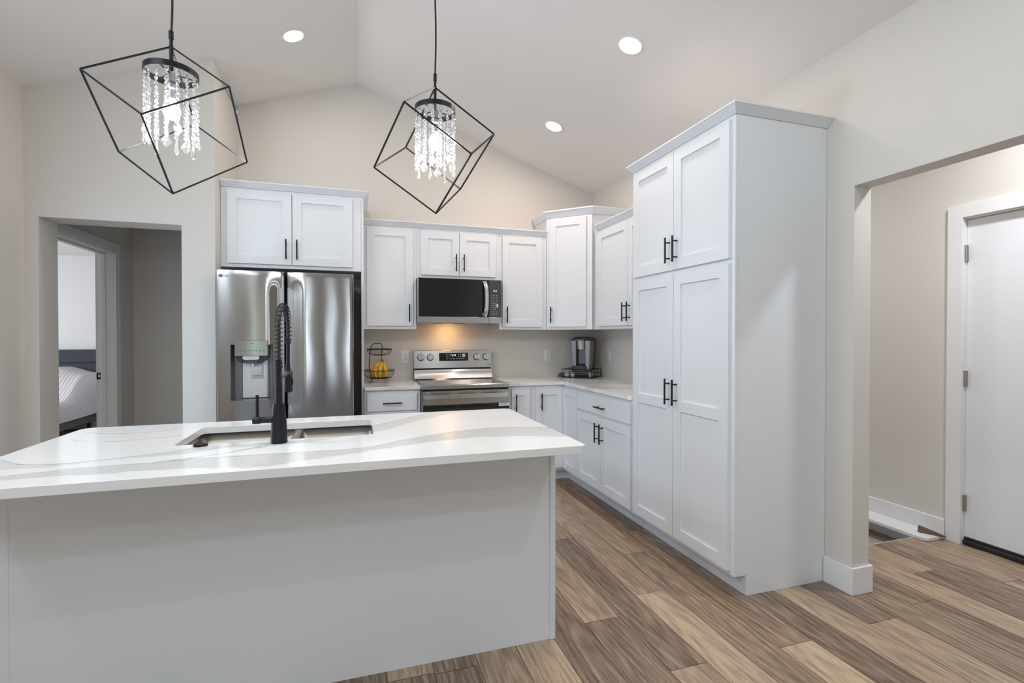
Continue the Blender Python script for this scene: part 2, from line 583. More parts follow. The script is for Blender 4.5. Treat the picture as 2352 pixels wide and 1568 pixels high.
# ------------------------------------------------------------------ room shell
def build_floor():
    bm = new()
    tone = bm.faces.layers.float.new('tone')
    shift = bm.faces.layers.float.new('shift')
    pcx = bm.faces.layers.float.new('plank_x')
    pcy = bm.faces.layers.float.new('plank_y')

    def quad(x0, x1, y0, y1, z, t, s):
        f = bm.faces.new([bm.verts.new(p) for p in ((x0, y0, z), (x1, y0, z), (x1, y1, z), (x0, y1, z))])
        f[tone] = .5 + (t - .5) * (.86 if t > 0 else 1); f[shift] = s
        f[pcx] = (x0 + x1) / 2 + random.uniform(-.05, .05); f[pcy] = y0 + random.uniform(.1, .9) * (y1 - y0)
    cuts = {2: [2.067], 3: [1.666, 2.98], 4: [2.213, 3.54], 5: [2.648, 3.964], 6: [1.648, 2.954], 9: [1.658],
            11: [1.716], 13: [1.935], 15: [1.715], 0: [0.9], 1: [1.25], 7: [1.30], 8: [0.85], 10: [1.02], 12: [1.1], 14: [1.0], 16: [1.2]}
    tones = {0: [.74, .74], 1: [.36, .38], 2: [.36, .70], 3: [.66, .34, .58], 4: [.76, .60, .66], 5: [.46, .58, .5],
             6: [.80, .42, .32], 7: [.34, .36], 8: [.68, .66], 9: [.70, .30], 10: [.42, .44], 11: [.34, .40], 12: [.66, .68],
             13: [.34, .64], 14: [.38, .36], 15: [.64, .60], 16: [.56, .60]}
    W, PL, g = 0.18, 1.318, 0.0011
    for k in range(-17, 18):
        x0 = 0.655 + W * k; x1 = x0 + W
        ys = 5.75 if x1 < 2.5 else 2.287
        x0c = max(x0, -2.25); x1c = min(x1, 3.80)
        cs = list(cuts.get(k, [random.uniform(0, PL)]))
        ts = list(tones.get(k, []))
        while cs[0] > YF:
            cs.insert(0, cs[0] - PL)
            if ts: ts.insert(0, random.uniform(.3, .75))
        while cs[-1] < ys:
            cs.append(cs[-1] + PL)
            if ts: ts.append(random.uniform(.3, .7))
        for i in range(len(cs) - 1):
            a, b2 = cs[i], min(cs[i + 1], ys)
            if a >= ys: break
            t = ts[i + 1] if len(ts) > i + 1 else random.choice((.32, .36, .45, .6, .7))
            quad(x0c + g, x1c - g, a + g, b2 - g, 0, t, random.uniform(0, 50))
    quad(-2.25, 2.5, YF - .1, 5.76, -0.002, -0.3, 0)
    quad(2.5, 3.80, YF - .1, 2.287, -0.002, -0.3, 0)
    return struct('floor', bm, M_floor)


build_floor()

bm = new()
prism(bm, [(XL - .15, zc(XL - .15)), (RX, RZ), (XR + .15, zc(XR + .15)), (XR + .15, zc(XR + .15) + .15), (RX, RZ + .15), (XL - .15, zc(XL - .15) + .15)], YF - .1, YB + .12, 'y')
struct('ceiling', bm, M_ceil)

bm = new()   # kitchen back wall, gabled
prism(bm, [(XDC, -.02), (XR + .1, -.02), (XR + .1, zc(XR + .1)), (RX, RZ), (XDC, zc(XDC))], YB, YB + .1, 'y')
struct('wall_back', bm, M_wall)

bm = new()   # wall with the hall opening, and its return beside the refrigerator
prism(bm, [(XL, -.02), (XH0, -.02), (XH0, ZO), (XH1, ZO), (XH1, -.02), (XDC, -.02), (XDC, zc(XDC)), (XL, zc(XL))], YD0, YD1, 'y')
box(bm, XH1, XDC, YD1, YB + .1, -.02, zc(XH1) - .01)
struct('wall_hall_opening', bm, M_wall)

bm = new()   # left wall of the room, running on as the left wall of the hall, with the bedroom doorway
YA0, YA1, ZA = 4.385, 5.325, 2.10
box(bm, XL - .115, XL, YF, -.56, -.02, zc(XL))
box(bm, XL - .115, XL, -.56, 1.46, -.02, 2.4)
box(bm, XL - .115, XL, -.56, 1.46, 2.84, zc(XL))  # high slot left open for the added fill light
box(bm, XL - .115, XL, 1.46, 2.66, -.02, zc(XL))
box(bm, XL - .115, XL, 2.66, 3.50, 2.0, zc(XL))  # unseen opening below, made for the low fill light
box(bm, XL - .115, XL, 3.50, YA0, -.02, zc(XL))
box(bm, XL - .115, XL, YA0, YA1, ZA, zc(XL))
box(bm, XL - .115, XL, YA1, 5.82, -.02, zc(XL))
struct('wall_left', bm, M_wall)

bm = new()   # right wall with the wide opening to the entry
YO0, YO1 = -0.25, 1.8775
box(bm, XR, XO2, YO1, YB + .1, -.02, zc(XR))
box(bm, XR, XO2, YO0, YO1, 2.114, zc(XR))
box(bm, XR, XO2, YF, YO0, -.02, zc(XR))
struct('wall_right', bm, M_wall)

bm = new()   # rear wall behind the camera with its windows
xs = [XL - .1, -1.37, -1.17, -.49, -.43, -.335, -.245, .285, .435, XR + .1]
for i in range(0, len(xs) - 1):
    a, b = xs[i], xs[i + 1]
    if i % 2 == 0:
        box(bm, a, b, YF - .1, YF, -.02, 3.75)
    else:
        z0 = .06
        box(bm, a, b, YF - .1, YF, -.02, z0)
        box(bm, a, b, YF - .1, YF, 2.38, 3.75)
struct('wall_rear', bm, M_wall)

bm = new()   # hall end and its right side
box(bm, XL - .1, XH1 + .12, 5.72, 5.82, -.02, 2.6)
box(bm, XH1, XH1 + .12, YD1, 5.72, -.02, 2.6)
struct('wall_hall', bm, M_wall)
bm = new()
box(bm, XL - .1, XH1 + .12, YD1, 5.82, 2.46, 2.56)
struct('ceiling_hall', bm, M_ceil)

# bedroom beyond the hall
bm = new()
box(bm, -6.4, XL - .115, 8.63, 8.75, -.02, 2.6)
box(bm, -6.5, -6.4, 2.6, 8.75, -.02, 2.6)
box(bm, -6.4, XL - .115, 2.5, 2.6, -.02, 2.6)
box(bm, XL - .115, XL - .02, 5.82, 8.75, -.02, 2.6)
M_wall2 = add_bump(mat('bedroom_wall_paint', (0.70, 0.69, 0.67), 0.7), 160, 0.08, 0.002)
struct('wall_bedroom', bm, M_wall2)
bm = new()
box(bm, -6.5, XL - .115, 2.5, 8.75, 2.5, 2.6)
struct('ceiling_bedroom', bm, M_ceil)
M_carpet = add_bump(mat('dark_carpet', (0.05, 0.045, 0.042), 0.95), 400, 0.5, 0.01)
bm = new()
box(bm, -6.5, XL - .10, 2.5, 8.75, -.10, -.002)
struct('floor_bedroom', bm, M_carpet)

# entry beside the kitchen
bm = new()
YDR0, YDR1, ZDR = 1.20, 2.128, 2.10
box(bm, XE, XE + .12, YDR1, 5.2, -1.6, 2.9)
box(bm, XE, XE + .12, YDR0, YDR1, ZDR, 2.9)
box(bm, XE, XE + .12, YF, YDR0, -.02, 2.9)
struct('wall_entry', bm, M_wall)
bm = new()
box(bm, XO2, XE + .1, 5.1, 5.2, -1.6, 2.9)
box(bm, XO2, XE + .1, -1.5, -1.4, -.02, 2.9)
struct('wall_stairwell', bm, M_wall)
bm = new()
box(bm, XO2 - .02, XE + .12, -1.5, 5.2, 2.8, 2.9)
struct('ceiling_entry', bm, M_ceil)
M_stair = add_bump(mat('taupe_stair_carpet', (0.40, 0.335, 0.28), 0.95), 300, 0.4, 0.006)
bm = new()
prism(bm, [(2.296, -.112), (3.4, -.112), (3.4, -.30), (3.66, -.30), (3.66, -.48), (5.1, -.48), (5.1, -.8), (2.296, -.8)], XO2, 3.6895, 'x')
struct('floor_stairwell', bm, M_stair)
bm = new()
box(bm, XO2, 3.54, 2.2875, 2.295, -.19, 0.002)
struct('trim_1', bm, mat('beige_nosing', (.55, .51, .46), .5))        # nosing board at the head of the stairs
bm = new()                           # skirt board along the stairs under the ledge
box(bm, 3.690, XE - .001, 2.24, 5.09, -.60, 0.0)
struct('trim_2', bm, M_trim)
bm = new()                           # flat white ledge cap along the entry wall
pl = rounded([(3.53, 2.212), (XE - .019, 2.212), (XE - .019, 5.08), (3.53, 5.08)], [.045, 0, 0, 0])
prism(bm, pl, .001, .024)
struct('trim_3', bm, M_trim, bevel=.003)


def casing(name, x, out, y0, y1, zt, w=.088, t=.018, z0=0.0):
    """flat three-sided door casing on a wall plane x; out is +1/-1 towards the room; y0..y1 and zt are its inner edges."""
    bm = new()
    xa, xb = sorted((x + out * .0005, x + out * t))
    prism(bm, [(y0, z0), (y0, zt), (y1, zt), (y1, z0), (y1 + w, z0), (y1 + w, zt + w), (y0 - w, zt + w), (y0 - w, z0)], xa, xb, 'x')
    return bm


struct('trim_6', casing('c', XL, 1, 2.66, 3.50, 2.0, .06), M_trim, bevel=.002)  # casing around the invented opening of the low fill light
struct('trim_4', casing('c', XL, 1, YA0 + .015, YA1 - .015, ZA - .015), M_trim, bevel=.002)
bm = casing('c', XE, -1, YDR0 + .012, YDR1 - .004, ZDR - .002, .083, .02)
struct('trim_5', bm, M_trim, bevel=.002)

# bedroom door frame with its stop and strike plate
bm = new()
xj0, xj1 = XL - .135, XL + .001
box(bm, xj0, xj1, YA1 - .018, YA1 - .0005, 0, ZA - .018)
box(bm, xj0, xj1, YA0 + .0005, YA0 + .018, 0, ZA - .018)
box(bm, xj0, xj1, YA0 + .0005, YA1 - .0005, ZA - .018, ZA - .0005)
d1 = struct('door_1', bm, M_trim)
bm = new()
box(bm, XL - .095, XL - .06, YA1 - .030, YA1 - .018, 0, ZA - .018)
box(bm, XL - .095, XL - .06, YA0 + .018, YA0 + .030, 0, ZA - .018)
box(bm, XL - .095, XL - .06, YA0 + .030, YA1 - .030, ZA - .030, ZA - .018)
obj('door_stop', bm, M_trim, d1, bevel=.002)
bm = new()
box(bm, XL - .132, XL - .102, YA1 - .0195, YA1 - .0178, .955, 1.015, .0005)
sp = obj('strike_plate', bm, M_blackpl, d1); sp['label'] = 'black strike plate'
bm = new()
box(bm, XL - .118, XL - .106, YA1 - .0205, YA1 - .0196, .975, .995)
obj('latch_lip', bm, M_chrome, sp)

# front door in the entry wall
bm = new()
box(bm, XE + .030, XE + .074, YDR0 + .006, YDR1 - .003, .045, ZDR - .012, .002)
d2 = struct('door_2', bm, mat('white_door_paint', (0.80, 0.81, 0.83), 0.34))
bm = new()
box(bm, XE - .0005, XE + .11, YDR1 - .003, YDR1 - .0002, .0, ZDR - .002)
box(bm, XE - .0005, XE + .11, YDR0 + .0002, YDR0 + .005, .0, ZDR - .002)
box(bm, XE - .0005, XE + .11, YDR0, YDR1, ZDR - .010, ZDR - .0002)
obj('door_jamb', bm, M_trim, d2)
bm = new()
box(bm, XE + .004, XE + .10, YDR0 + .006, YDR1 - .004, .0005, .030, .004)
box(bm, XE + .022, XE + .03, YDR0 + .006, YDR1 - .004, .028, .047, .002)
o = obj('threshold_sweep', bm, M_rubber, d2); o['label'] = 'black threshold and sweep'
for zz in (.265, 1.068, 1.872):
    bm = new()
    tube(bm, [(XE + .012, YDR1 - .010, zz - .05), (XE + .012, YDR1 - .010, zz + .05)], .0085, 12)
    for q in (-.051, -.022, .022, .049):
        tube(bm, [(XE + .012, YDR1 - .010, zz + q), (XE + .012, YDR1 - .010, zz + q + .002)], .0095, 12)
    box(bm, XE + .012, XE + .030, YDR1 - .012, YDR1 - .0035, zz - .05, zz + .05)
    o = obj('hinge', bm, M_nickel, d2, 40); o['label'] = 'brushed nickel hinge'


# baseboards
def baseb(name, x0, x1, y0, y1, h=.135):
    bm = new(); box(bm, x0, x1, y0, y1, .0005, h, .002)
    return struct(name, bm, M_trim)


bm = new()
prism(bm, [(XR - .0145, 2.030), (XR - .0005, 2.030), (XR - .0005, YO1 - .0005), (XO2 + .0005, YO1 - .0005), (XO2 + .0005, 2.28), (XO2 + .0145, 2.28), (XO2 + .0145, YO1 - .0145), (XR - .0145, YO1 - .0145)], .0005, .140)
struct('baseboard_right', bm, M_trim, bevel=.002)
baseb('baseboard_entry', XE - .0185, XE - .0005, 2.2115, 5.08, .128)
baseb('baseboard_left', XL + .0005, XL + .0145, 3.50, YD0 - .001)
baseb('baseboard_hall', XL + .0005, XL + .0145, YA1 + .08, 5.715)

# the small wedge lying on the ledge by the front door
bm = new()
M = Matrix.Translation((3.640, 2.262, .0245)) @ Matrix.Rotation(R(-62), 4, 'Z')
prism(bm, [(-.055, 0), (.085, 0), (.085, .004), (-.055, .042)], -.019, .019, 'y')
bmesh.ops.bevel(bm, geom=list(bm.edges), offset=.004, segments=2, affect='EDGES')
xform(bm, M)
tag(obj('door_wedge', bm, add_bump(mat('brown_rubber', (0.16, 0.115, 0.085), 0.5), 80, .1), None, 40),
    'small brown door wedge lying on the white ledge beside the front door casing', 'door wedge')


# ------------------------------------------------------------------ cabinets
def handle_bm(cx, cz, vertical=True, y=-.02, L=.155, gap=.034, r=.0058):
    bm = new()
    v = Vector((0, 0, 1)) if vertical else Vector((1, 0, 0))
    c = Vector((cx, y - gap, cz))
    tube(bm, [c - v * L / 2, c + v * L / 2], r, 12)
    for s in (-.048, .048):
        p = c + v * s
        tube(bm, [p, Vector((p.x, y + .0005, p.z))], .0045, 10)
    return bm


def door_bm(x0, x1, z0, z1, splits=(), st=.065, t=.02):
    """shaker door: stiles, rails and recessed panels; splits = [(z_low, z_high)] of middle rails."""
    bm = new()
    ya, yb = -t, -.0005
    box(bm, x0, x0 + st, ya, yb, z0, z1)
    box(bm, x1 - st, x1, ya, yb, z0, z1)
    rails = [(z0, z0 + st)] + list(splits) + [(z1 - st, z1)]
    for a, b in rails:
        box(bm, x0 + st, x1 - st, ya, yb, a, b)
    for (a, b), (c, d) in zip(rails, rails[1:]):
        box(bm, x0 + st, x1 - st, ya + .010, yb, b, c)
    return bm


CROWN = [(-.012, 0.0), (.004, 0.0), (.036, .036), (.040, .038), (.040, .046), (-.012, .046)]


def cabinet(name, label, loc, rz, W, D, z0, z1, toe=False, doors=(), drawers=(), crown=None, group=None, cat='cabinet'):
    group = group or {'wall_cabinet': 'white wall cabinets', 'base_cabinet': 'white base cabinets'}.get(name)
    t = thing(name, label, cat, (loc[0], loc[1], z0), rz, group)
    H = z1 - z0
    bm = new()
    g = .0006
    if toe:
        prism(bm, [(.0195, .1075), (.078, .1075), (.078, 0.0005), (D, 0.0005), (D, H), (.0195, H)], g, W - g, 'x')
    else:
        box(bm, g, W - g, .0195, D, 0, H)
    obj('carcass', bm, M_cab, t)
    bm = new()
    box(bm, 0, W, 0, .019, .1075 if toe else 0, H, .0008)
    obj('face_frame', bm, M_cab, t)
    for d in doors:
        x0, x1, a, b = d['r']
        o = obj('door', door_bm(x0, x1, a - z0, b - z0, [(p - z0, q - z0) for p, q in d.get('split', ())], d.get('st', .065)), M_cab, t)
        if 'h' in d:
            h = obj('handle', handle_bm(d['h'][0], d['h'][1] - z0, True), M_black, o, 40)
            h['label'] = 'black bar handle'
    for d in drawers:
        x0, x1, a, b = d['r']
        bm = new(); box(bm, x0, x1, -.02, -.0005, a - z0, b - z0, .0015)
        o = obj('drawer', bm, M_cab, t)
        if 'h' in d:
            h = obj('handle', handle_bm(d['h'][0], d['h'][1] - z0, False, L=.158), M_black, o, 40)
            h['label'] = 'black bar handle'
    if crown:
        bm = new()
        sweep_profile(bm, crown, [(q, z + H + .001) for q, z in CROWN])
        obj('crown_molding', bm, M_cab, t)
    return t


# over the refrigerator
fx = -.9655
cabinet('wall_cabinet', 'wide two-door white cabinet above the stainless refrigerator', (fx, 4.206), 0, 1.0115, .58, 1.868, 2.471,
        doors=[dict(r=(.0485, .4925, 1.896, 2.452), h=(.455, 2.013)), dict(r=(.4995, .944, 1.896, 2.452), h=(.533, 2.013))],
        crown=[(0.001, -.001), (1.033, -.001), (1.033, .58)])
bm = new(); box(bm, .0472, .0662, 4.2065, 4.788, .0005, 2.4715, .0008)
tag(obj('end_panel', bm, M_cab), 'tall narrow white panel closing the side of the refrigerator bay', 'panel')

# wall run over the counter
YU = 4.4666
cabinet('wall_cabinet', 'white single-door wall cabinet between refrigerator bay and microwave', (.067, YU), 0, .4545, .322, 1.404, 2.309,
        doors=[dict(r=(.031, .424, 1.432, 2.288), h=(.390, 1.546))])
cabinet('wall_cabinet', 'short two-door white cabinet directly above the microwave', (.522, YU), 0, .7755, .322, 1.862, 2.309,
        doors=[dict(r=(.040, .3895, 1.894, 2.287), h=(.356, 2.009)), dict(r=(.3935, .740, 1.894, 2.287), h=(.428, 2.009))])
cabinet('wall_cabinet', 'white single-door wall cabinet between microwave and tall corner cabinet', (1.298, YU), 0, .4775, .322, 1.404, 2.309,
        doors=[dict(r=(.030, .431, 1.432, 2.288), h=(.066, 1.544))])
bm = new()
sweep_profile(bm, [(.067, YU - .001), (1.768, YU - .001)], [(q, z + 2.310) for q, z in CROWN])
tag(obj('crown_molding', bm, M_cab), 'long white crown strip running over the three cabinets around the microwave', 'crown molding')

# diagonal corner wall cabinet
A = Vector((1.7775, 4.466)); B = Vector((2.106, 4.1375)); DW = (B - A).length
t = thing('corner_wall_cabinet', 'taller white diagonal wall cabinet set across the kitchen corner above the coffee maker', 'cabinet', (A.x, A.y, 1.404), R(-45))
toL = Matrix.Rotation(R(45), 4, 'Z') @ Matrix.Translation((-A.x, -A.y, 0))
def loc2(p):
    q = toL @ Vector((p[0], p[1], 0)); return (q.x, q.y)
foot = [loc2(p) for p in ((1.7775, 4.786), (1.7775, 4.466 + .001), (2.106 - .001, 4.1375), (2.446, 4.1375), (2.446, 4.786))]
foot2 = [foot[0], (0, .0195), (DW, .0195), foot[3], foot[4]]
bm = new(); prism(bm, foot2, 0, 1.077); obj('carcass', bm, M_cab, t)
bm = new(); box(bm, 0, DW, 0, .019, 0, 1.077, .0008); obj('face_frame', bm, M_cab, t)
o = obj('door', door_bm(.040, .410, .0285, 1.057), M_cab, t)
h = obj('handle', handle_bm(.066, .1425), M_black, o, 40); h['label'] = 'black bar handle'
bm = new()
sweep_profile(bm, [foot[0], (-.0005, -.001), (DW + .0005, -.001), foot[3]], [(q, z * 1.4 + 1.078) for q, z in CROWN])
obj('crown_molding', bm, M_cab, t)

# right wall upper
cabinet('wall_cabinet', 'two-door white wall cabinet between the diagonal corner cabinet and the tall pantry', (2.124, 4.116), R(-90), 1.124, .322, 1.404, 2.309,
        doors=[dict(r=(.090, .601, 1.432, 2.282), h=(.571, 1.540)), dict(r=(.606, 1.098, 1.432, 2.282), h=(.642, 1.540))],
        crown=[(0.045, -.001), (1.124, -.001)])

# pantry
PW = 2.9875 - 2.033
t = cabinet('pantry_cabinet', 'floor-to-crown white pantry with four doors and a broad plain side', (1.838, 2.9875), R(-90), PW, .609, 0.0, 2.466, toe=True,
            doors=[dict(r=(.024, .4705, 1.739, 2.445), h=(.437, 1.857), st=.067), dict(r=(.4745, .929, 1.739, 2.445), h=(.508, 1.857), st=.067),
                   dict(r=(.024, .4705, .132, 1.713), h=(.437, 1.005), split=[(.895, .958)], st=.067), dict(r=(.4745, .929, .132, 1.713), h=(.508, 1.005), split=[(.895, .958)], st=.067)],
            crown=[(0, .609), (0, -.001), (PW, -.001), (PW, .609)])

# base cabinets
ZB = .8945
YBF = 4.18
cabinet('base_cabinet', 'white base cabinet with top drawer under the fruit basket', (.067, YBF), 0, .4535, .608, 0, ZB, toe=True,
        doors=[dict(r=(.024, .422, .132, .703), h=(.388, .60))], drawers=[dict(r=(.022, .424, .724, .867), h=(.222, .790))])
cabinet('base_cabinet', 'narrow white one-door base cabinet squeezed beside the range', (1.2835, YBF), 0, .2445, .608, 0, ZB, toe=True,
        doors=[dict(r=(.0425, .2145, .132, .864), h=(.077, .748), st=.055)])
# corner base with two doors meeting at a right angle
t = thing('corner_base_cabinet', 'white inside-corner base cabinet with two doors meeting at a right angle', 'cabinet', (1.5285, YBF, 0))
fp = [(0, .0195), (.329, .0195), (.329, -.322), (.917, -.322), (.917, .606), (0, .606)]
fk = [(0, .078), (.3875, .078), (.3875, -.322), (.917, -.322), (.917, .606), (0, .606)]
bm = new(); prism(bm, fp, .1075, ZB); prism(bm, fk, .0005, .107)
obj('carcass', bm, M_cab, t)
bm = new(); prism(bm, [(0, 0), (.3095, 0), (.3095, -.322), (.3285, -.322), (.3285, .019), (0, .019)], .1075, ZB)
obj('face_frame', bm, M_cab, t)
o = obj('door', door_bm(.0245, .2885, .132, .866, st=.06), M_cab, t)
h = obj('handle', handle_bm(.0735, .748), M_black, o, 40); h['label'] = 'black bar handle'
bm = door_bm(.0215, .3215, .132, .866, st=.06)
xform(bm, Matrix.Translation((.3095, 0, 0)) @ Matrix.Rotation(R(-90), 4, 'Z'))
obj('door', bm, M_cab, t)
# right run base
cabinet('base_cabinet', 'white base cabinet with one wide drawer over two doors beside the pantry', (1.838, 3.8575), R(-90), .868, .608, 0, ZB, toe=True,
        doors=[dict(r=(.006, .4265, .130, .704), h=(.391, .583)), dict(r=(.4305, .861, .130, .704), h=(.468, .583))],
        drawers=[dict(r=(.006, .861, .724, .869), h=(.447, .785))])


# ------------------------------------------------------------------ countertops
def counter(name, label, poly, rads, m, holes=(), z0=.8965, z1=.924):
    bm = new()
    plate_with_holes(bm, rounded(poly, rads), [rounded(h, .03) for h in holes], z0, z1)
    return tag(obj(name, bm, m, None, bevel=.003), label, 'countertop')


counter('countertop', 'short white quartz counter between refrigerator bay and range, holding the fruit basket', [(.0675, 4.152), (.5215, 4.152), (.5215, 4.788), (.0675, 4.788)], 0, M_quartz2)
counter('countertop', 'white quartz counter turning the corner under the coffee maker', [(1.2825, 4.155), (1.811, 4.155), (1.811, 3.01), (1.83, 2.991), (2.4475, 2.991), (2.4475, 4.788), (1.2825, 4.788)],
        [0, .03, .02, 0, 0, 0, 0], M_quartz2)
counter('island_countertop', 'large white quartz island slab with grey veins and a sink cut-out', [(-1.198, 1.7316), (.861, 1.7316), (.861, 2.768), (-1.198, 2.768)], [.03, .03, .04, .06],
        M_quartz, [[(-.677, 2.212), (.075, 2.212), (.075, 2.615), (-.677, 2.615)]], .884, .914)

# island base
t = thing('kitchen_island', 'plain white island base with a flat back panel and end boards under the quartz slab', 'kitchen island', (-.13, 2.0, 0))
ox, oy = .13, -2.0
bm = new()
for a, b, c, d in ((-1.074, .8145, 2.0065, 2.024), (-1.074, .8145, 2.66, 2.684)):
    box(bm, a + ox, b + ox, c + oy, d + oy, .0005 if c < 2.2 else .1075, .883)
obj('back_panel', bm, M_cab, t)
for a, b, yf_ in ((-1.10, -1.0741, 2.0055), (.815, .840, 2.0)):
    bm = new(); box(bm, a + ox, b + ox, yf_ + oy, 2.69 + oy, .0005, .883, .0012)
    obj('end_board', bm, M_cab, t)

# sink
t = thing('kitchen_sink', 'undermounted double-bowl stainless sink in the island', 'sink', (-.30, 2.41, .66))
for a, b in ((-.69, -.275), (-.255, .088)):
    bm = new()
    pl = rounded([(a + .30, 2.198 - 2.41), (b + .30, 2.198 - 2.41), (b + .30, 2.629 - 2.41), (a + .30, 2.629 - 2.41)], .035)
    n = len(pl)
    top = [bm.verts.new((x, y, .2225)) for x, y in pl]
    low = [bm.verts.new((x * 1.0, y * 0.97, .02)) for x, y in pl]
    for i in range(n):
        bm.faces.new((top[i], top[(i + 1) % n], low[(i + 1) % n], low[i]))
    bm.faces.new(low)
    o = obj('bowl', bm, M_sink, t, 40)
    sm = o.modifiers.new('sheet', 'SOLIDIFY'); sm.thickness = .002; sm.offset = -1
    bm = new(); cx = (a + b) / 2 + .30
    lathe(bm, [(.044, .0), (.044, .004), (.036, .002), (.0, .001)], 24, Matrix.Translation((cx, .06, .021)))
    obj('drain', bm, M_chrome, t, 40)
bm = new(); box(bm, .0255, .0445, -.205, .205, .14, .2225, .006, 2)
obj('divider', bm, M_sink, t, 40)


# ------------------------------------------------------------------ faucet and air-switch button
FX, FY = -.292, 2.150
t = thing('kitchen_faucet', 'matt black spring-neck faucet standing on the near rim of the island sink', 'faucet', (FX, FY, .9142))
bm = new()
lathe(bm, [(.0315, 0), (.0312, .004), (.0285, .075), (.0225, .150), (.0215, .157), (.0, .157)], 32)
obj('body', bm, M_black, t, 35)
bm = new()
tube(bm, [(0, 0, .1572), (0, 0, .235)], .0130, 20)
obj('riser', bm, M_black, t, 35)
# path of hose: up, over and down behind
hx, hy = .017, .150
path = []
for k in range(9):
    path.append(Vector((0, 0, .21 + (.455 - .21) * k / 8)))
for k in range(1, 14):
    a = PI * k / 14
    c = Vector((hx / 2, hy / 2, .455))
    path.append(Vector((hx / 2 - hx / 2 * math.cos(a), hy / 2 - hy / 2 * math.cos(a), .455 + .085 * math.sin(a))))
for k in range(9):
    path.append(Vector((hx, hy, .455 - (.455 - .390) * k / 8)))
# keep the whole arch at the photo's height
zt = max(p.z for p in path)
path = [Vector((p.x, p.y, .21 + (p.z - .21) * (.548 - .21) / (zt - .21))) for p in path]
bm = new(); tube(bm, path, .0075, 12)
obj('hose', bm, add_bump(mat('woven_black_hose', (.03, .03, .032), .5), 500, .5, .003), t, 40)


def along(pts, s):
    tot = 0; seg = []
    for a, b in zip(pts, pts[1:]):
        seg.append((a, b, (b - a).length)); tot += seg[-1][2]
    s *= tot
    for a, b, l in seg:
        if s <= l or (a, b, l) == seg[-1]:
            f = min(1, s / l); return a.lerp(b, f), (b - a).normalized()
        s -= l


def helix(s0, s1, turns, r, wire, per=14):
    pts = []
    n = int(turns * per)
    ref = Vector((1, 0, 0))
    for i in range(n + 1):
        s = s0 + (s1 - s0) * i / n
        p, d = along(path, s)
        u, v = frame_of(d, ref)
        a = 2 * PI * turns * i / n
        pts.append(p + (u * math.cos(a) + v * math.sin(a)) * r)
    bm = new(); tube(bm, pts, wire, 6)
    return bm


obj('spring', helix(.16, .97, 27, .0142, .0017), M_black, t, 60)
bm = new()
for k in range(15):
    z = .232 + k * .0068
    lathe(bm, [(.010, z - .0028), (.0128, z - .0022), (.0138, z), (.0128, z + .0022), (.010, z + .0028)], 20, cap=False)
obj('coil_collar', bm, M_black, t, 60)
zl = path[-1].z
bm = new()
for k in range(4):
    lathe(bm, [(.007, -.003), (.0115, -.002), (.0125, 0), (.0115, .002), (.007, .003)], 20, Matrix.Translation((hx, hy, zl + .002 + .0055 * k)), cap=False)
tube(bm, [(hx, hy, zl), (hx - .001, hy, zl - .09)], .0072, 14)
tube(bm, [(hx - .001, hy, zl - .085), (hx - .001, hy, zl - .120)], [.0075, .0115], 16)
obj('spray_hose_end', bm, M_black, t, 40)
bm = new()
zs = zl - .120
lathe(bm, [(.0, zs), (.0125, zs), (.0150, zs - .012), (.0165, zs - .03), (.0165, zs - .084), (.0150, zs - .089), (0, zs - .089)], 24, Matrix.Translation((hx, hy, 0)))
sh_ = obj('spray_head', bm, M_black, t, 35)
bm = new(); box(bm, hx + .0155, hx + .0195, hy - .006, hy + .006, zs - .06, zs - .03, .0015)
obj('spray_button', bm, M_blackpl, sh_)
bm = new()
tube(bm, [(0, 0, zs - .018), (hx, hy, zs - .006)], .0075, 8, sq=True)
tube(bm, [(hx, hy, zs - .014), (hx, hy, zs + .002)], .0185, 20)
obj('holder_arm', bm, M_dgrey, t, 40)
bm = new()
tube(bm, [(0, 0, .093), (-.066, .004, .0925)], .0125, 18)
tube(bm, [(-.069, .004, .0925), (-.094, .006, .092)], .0152, 20)
lv = obj('valve_arm', bm, M_black, t, 35)
bm = new(); tube(bm, [(-.079, .005, .10), (-.079, .005, .192)], .0062, 10)
obj('lever', bm, M_black, lv, 35)

bm = new()
lathe(bm, [(0, 0), (.025, 0), (.026, .004), (.0245, .008), (.018, .0095), (.017, .0075), (0, .0075)], 28, Matrix.Translation((-.574, 2.178, .9142)))
tag(obj('disposal_button', bm, M_black, None, 35), 'round black push button on the quartz near the sink edge', 'button')


# ------------------------------------------------------------------ refrigerator
t = thing('refrigerator', 'stainless french-door refrigerator with a water and ice dispenser', 'refrigerator', (-.47, 4.25, 0))
rx, ry = .47, -4.25
FYF = 3.88
FL, FM1, FM2, FR = -.929, -.4845, -.4775, -.0125
FZ0, FZ1 = .70, 1.806
bm = new(); box(bm, FL + .012 + rx, FR - .004 + rx, 3.965 + ry, 4.76 + ry, .03, 1.775, .004)
obj('body', bm, M_dgrey, t)
for x in (-.86, -.08):
    for y in (4.0, 4.7):
        bm = new(); tube(bm, [(x + rx, y + ry, 0.0005), (x + rx, y + ry, .032)], .018, 12)
        obj('foot', bm, M_blackpl, t)


def sstep(a, b, x):
    q = min(1, max(0, (x - a) / (b - a))); return q * q * (3 - 2 * q)


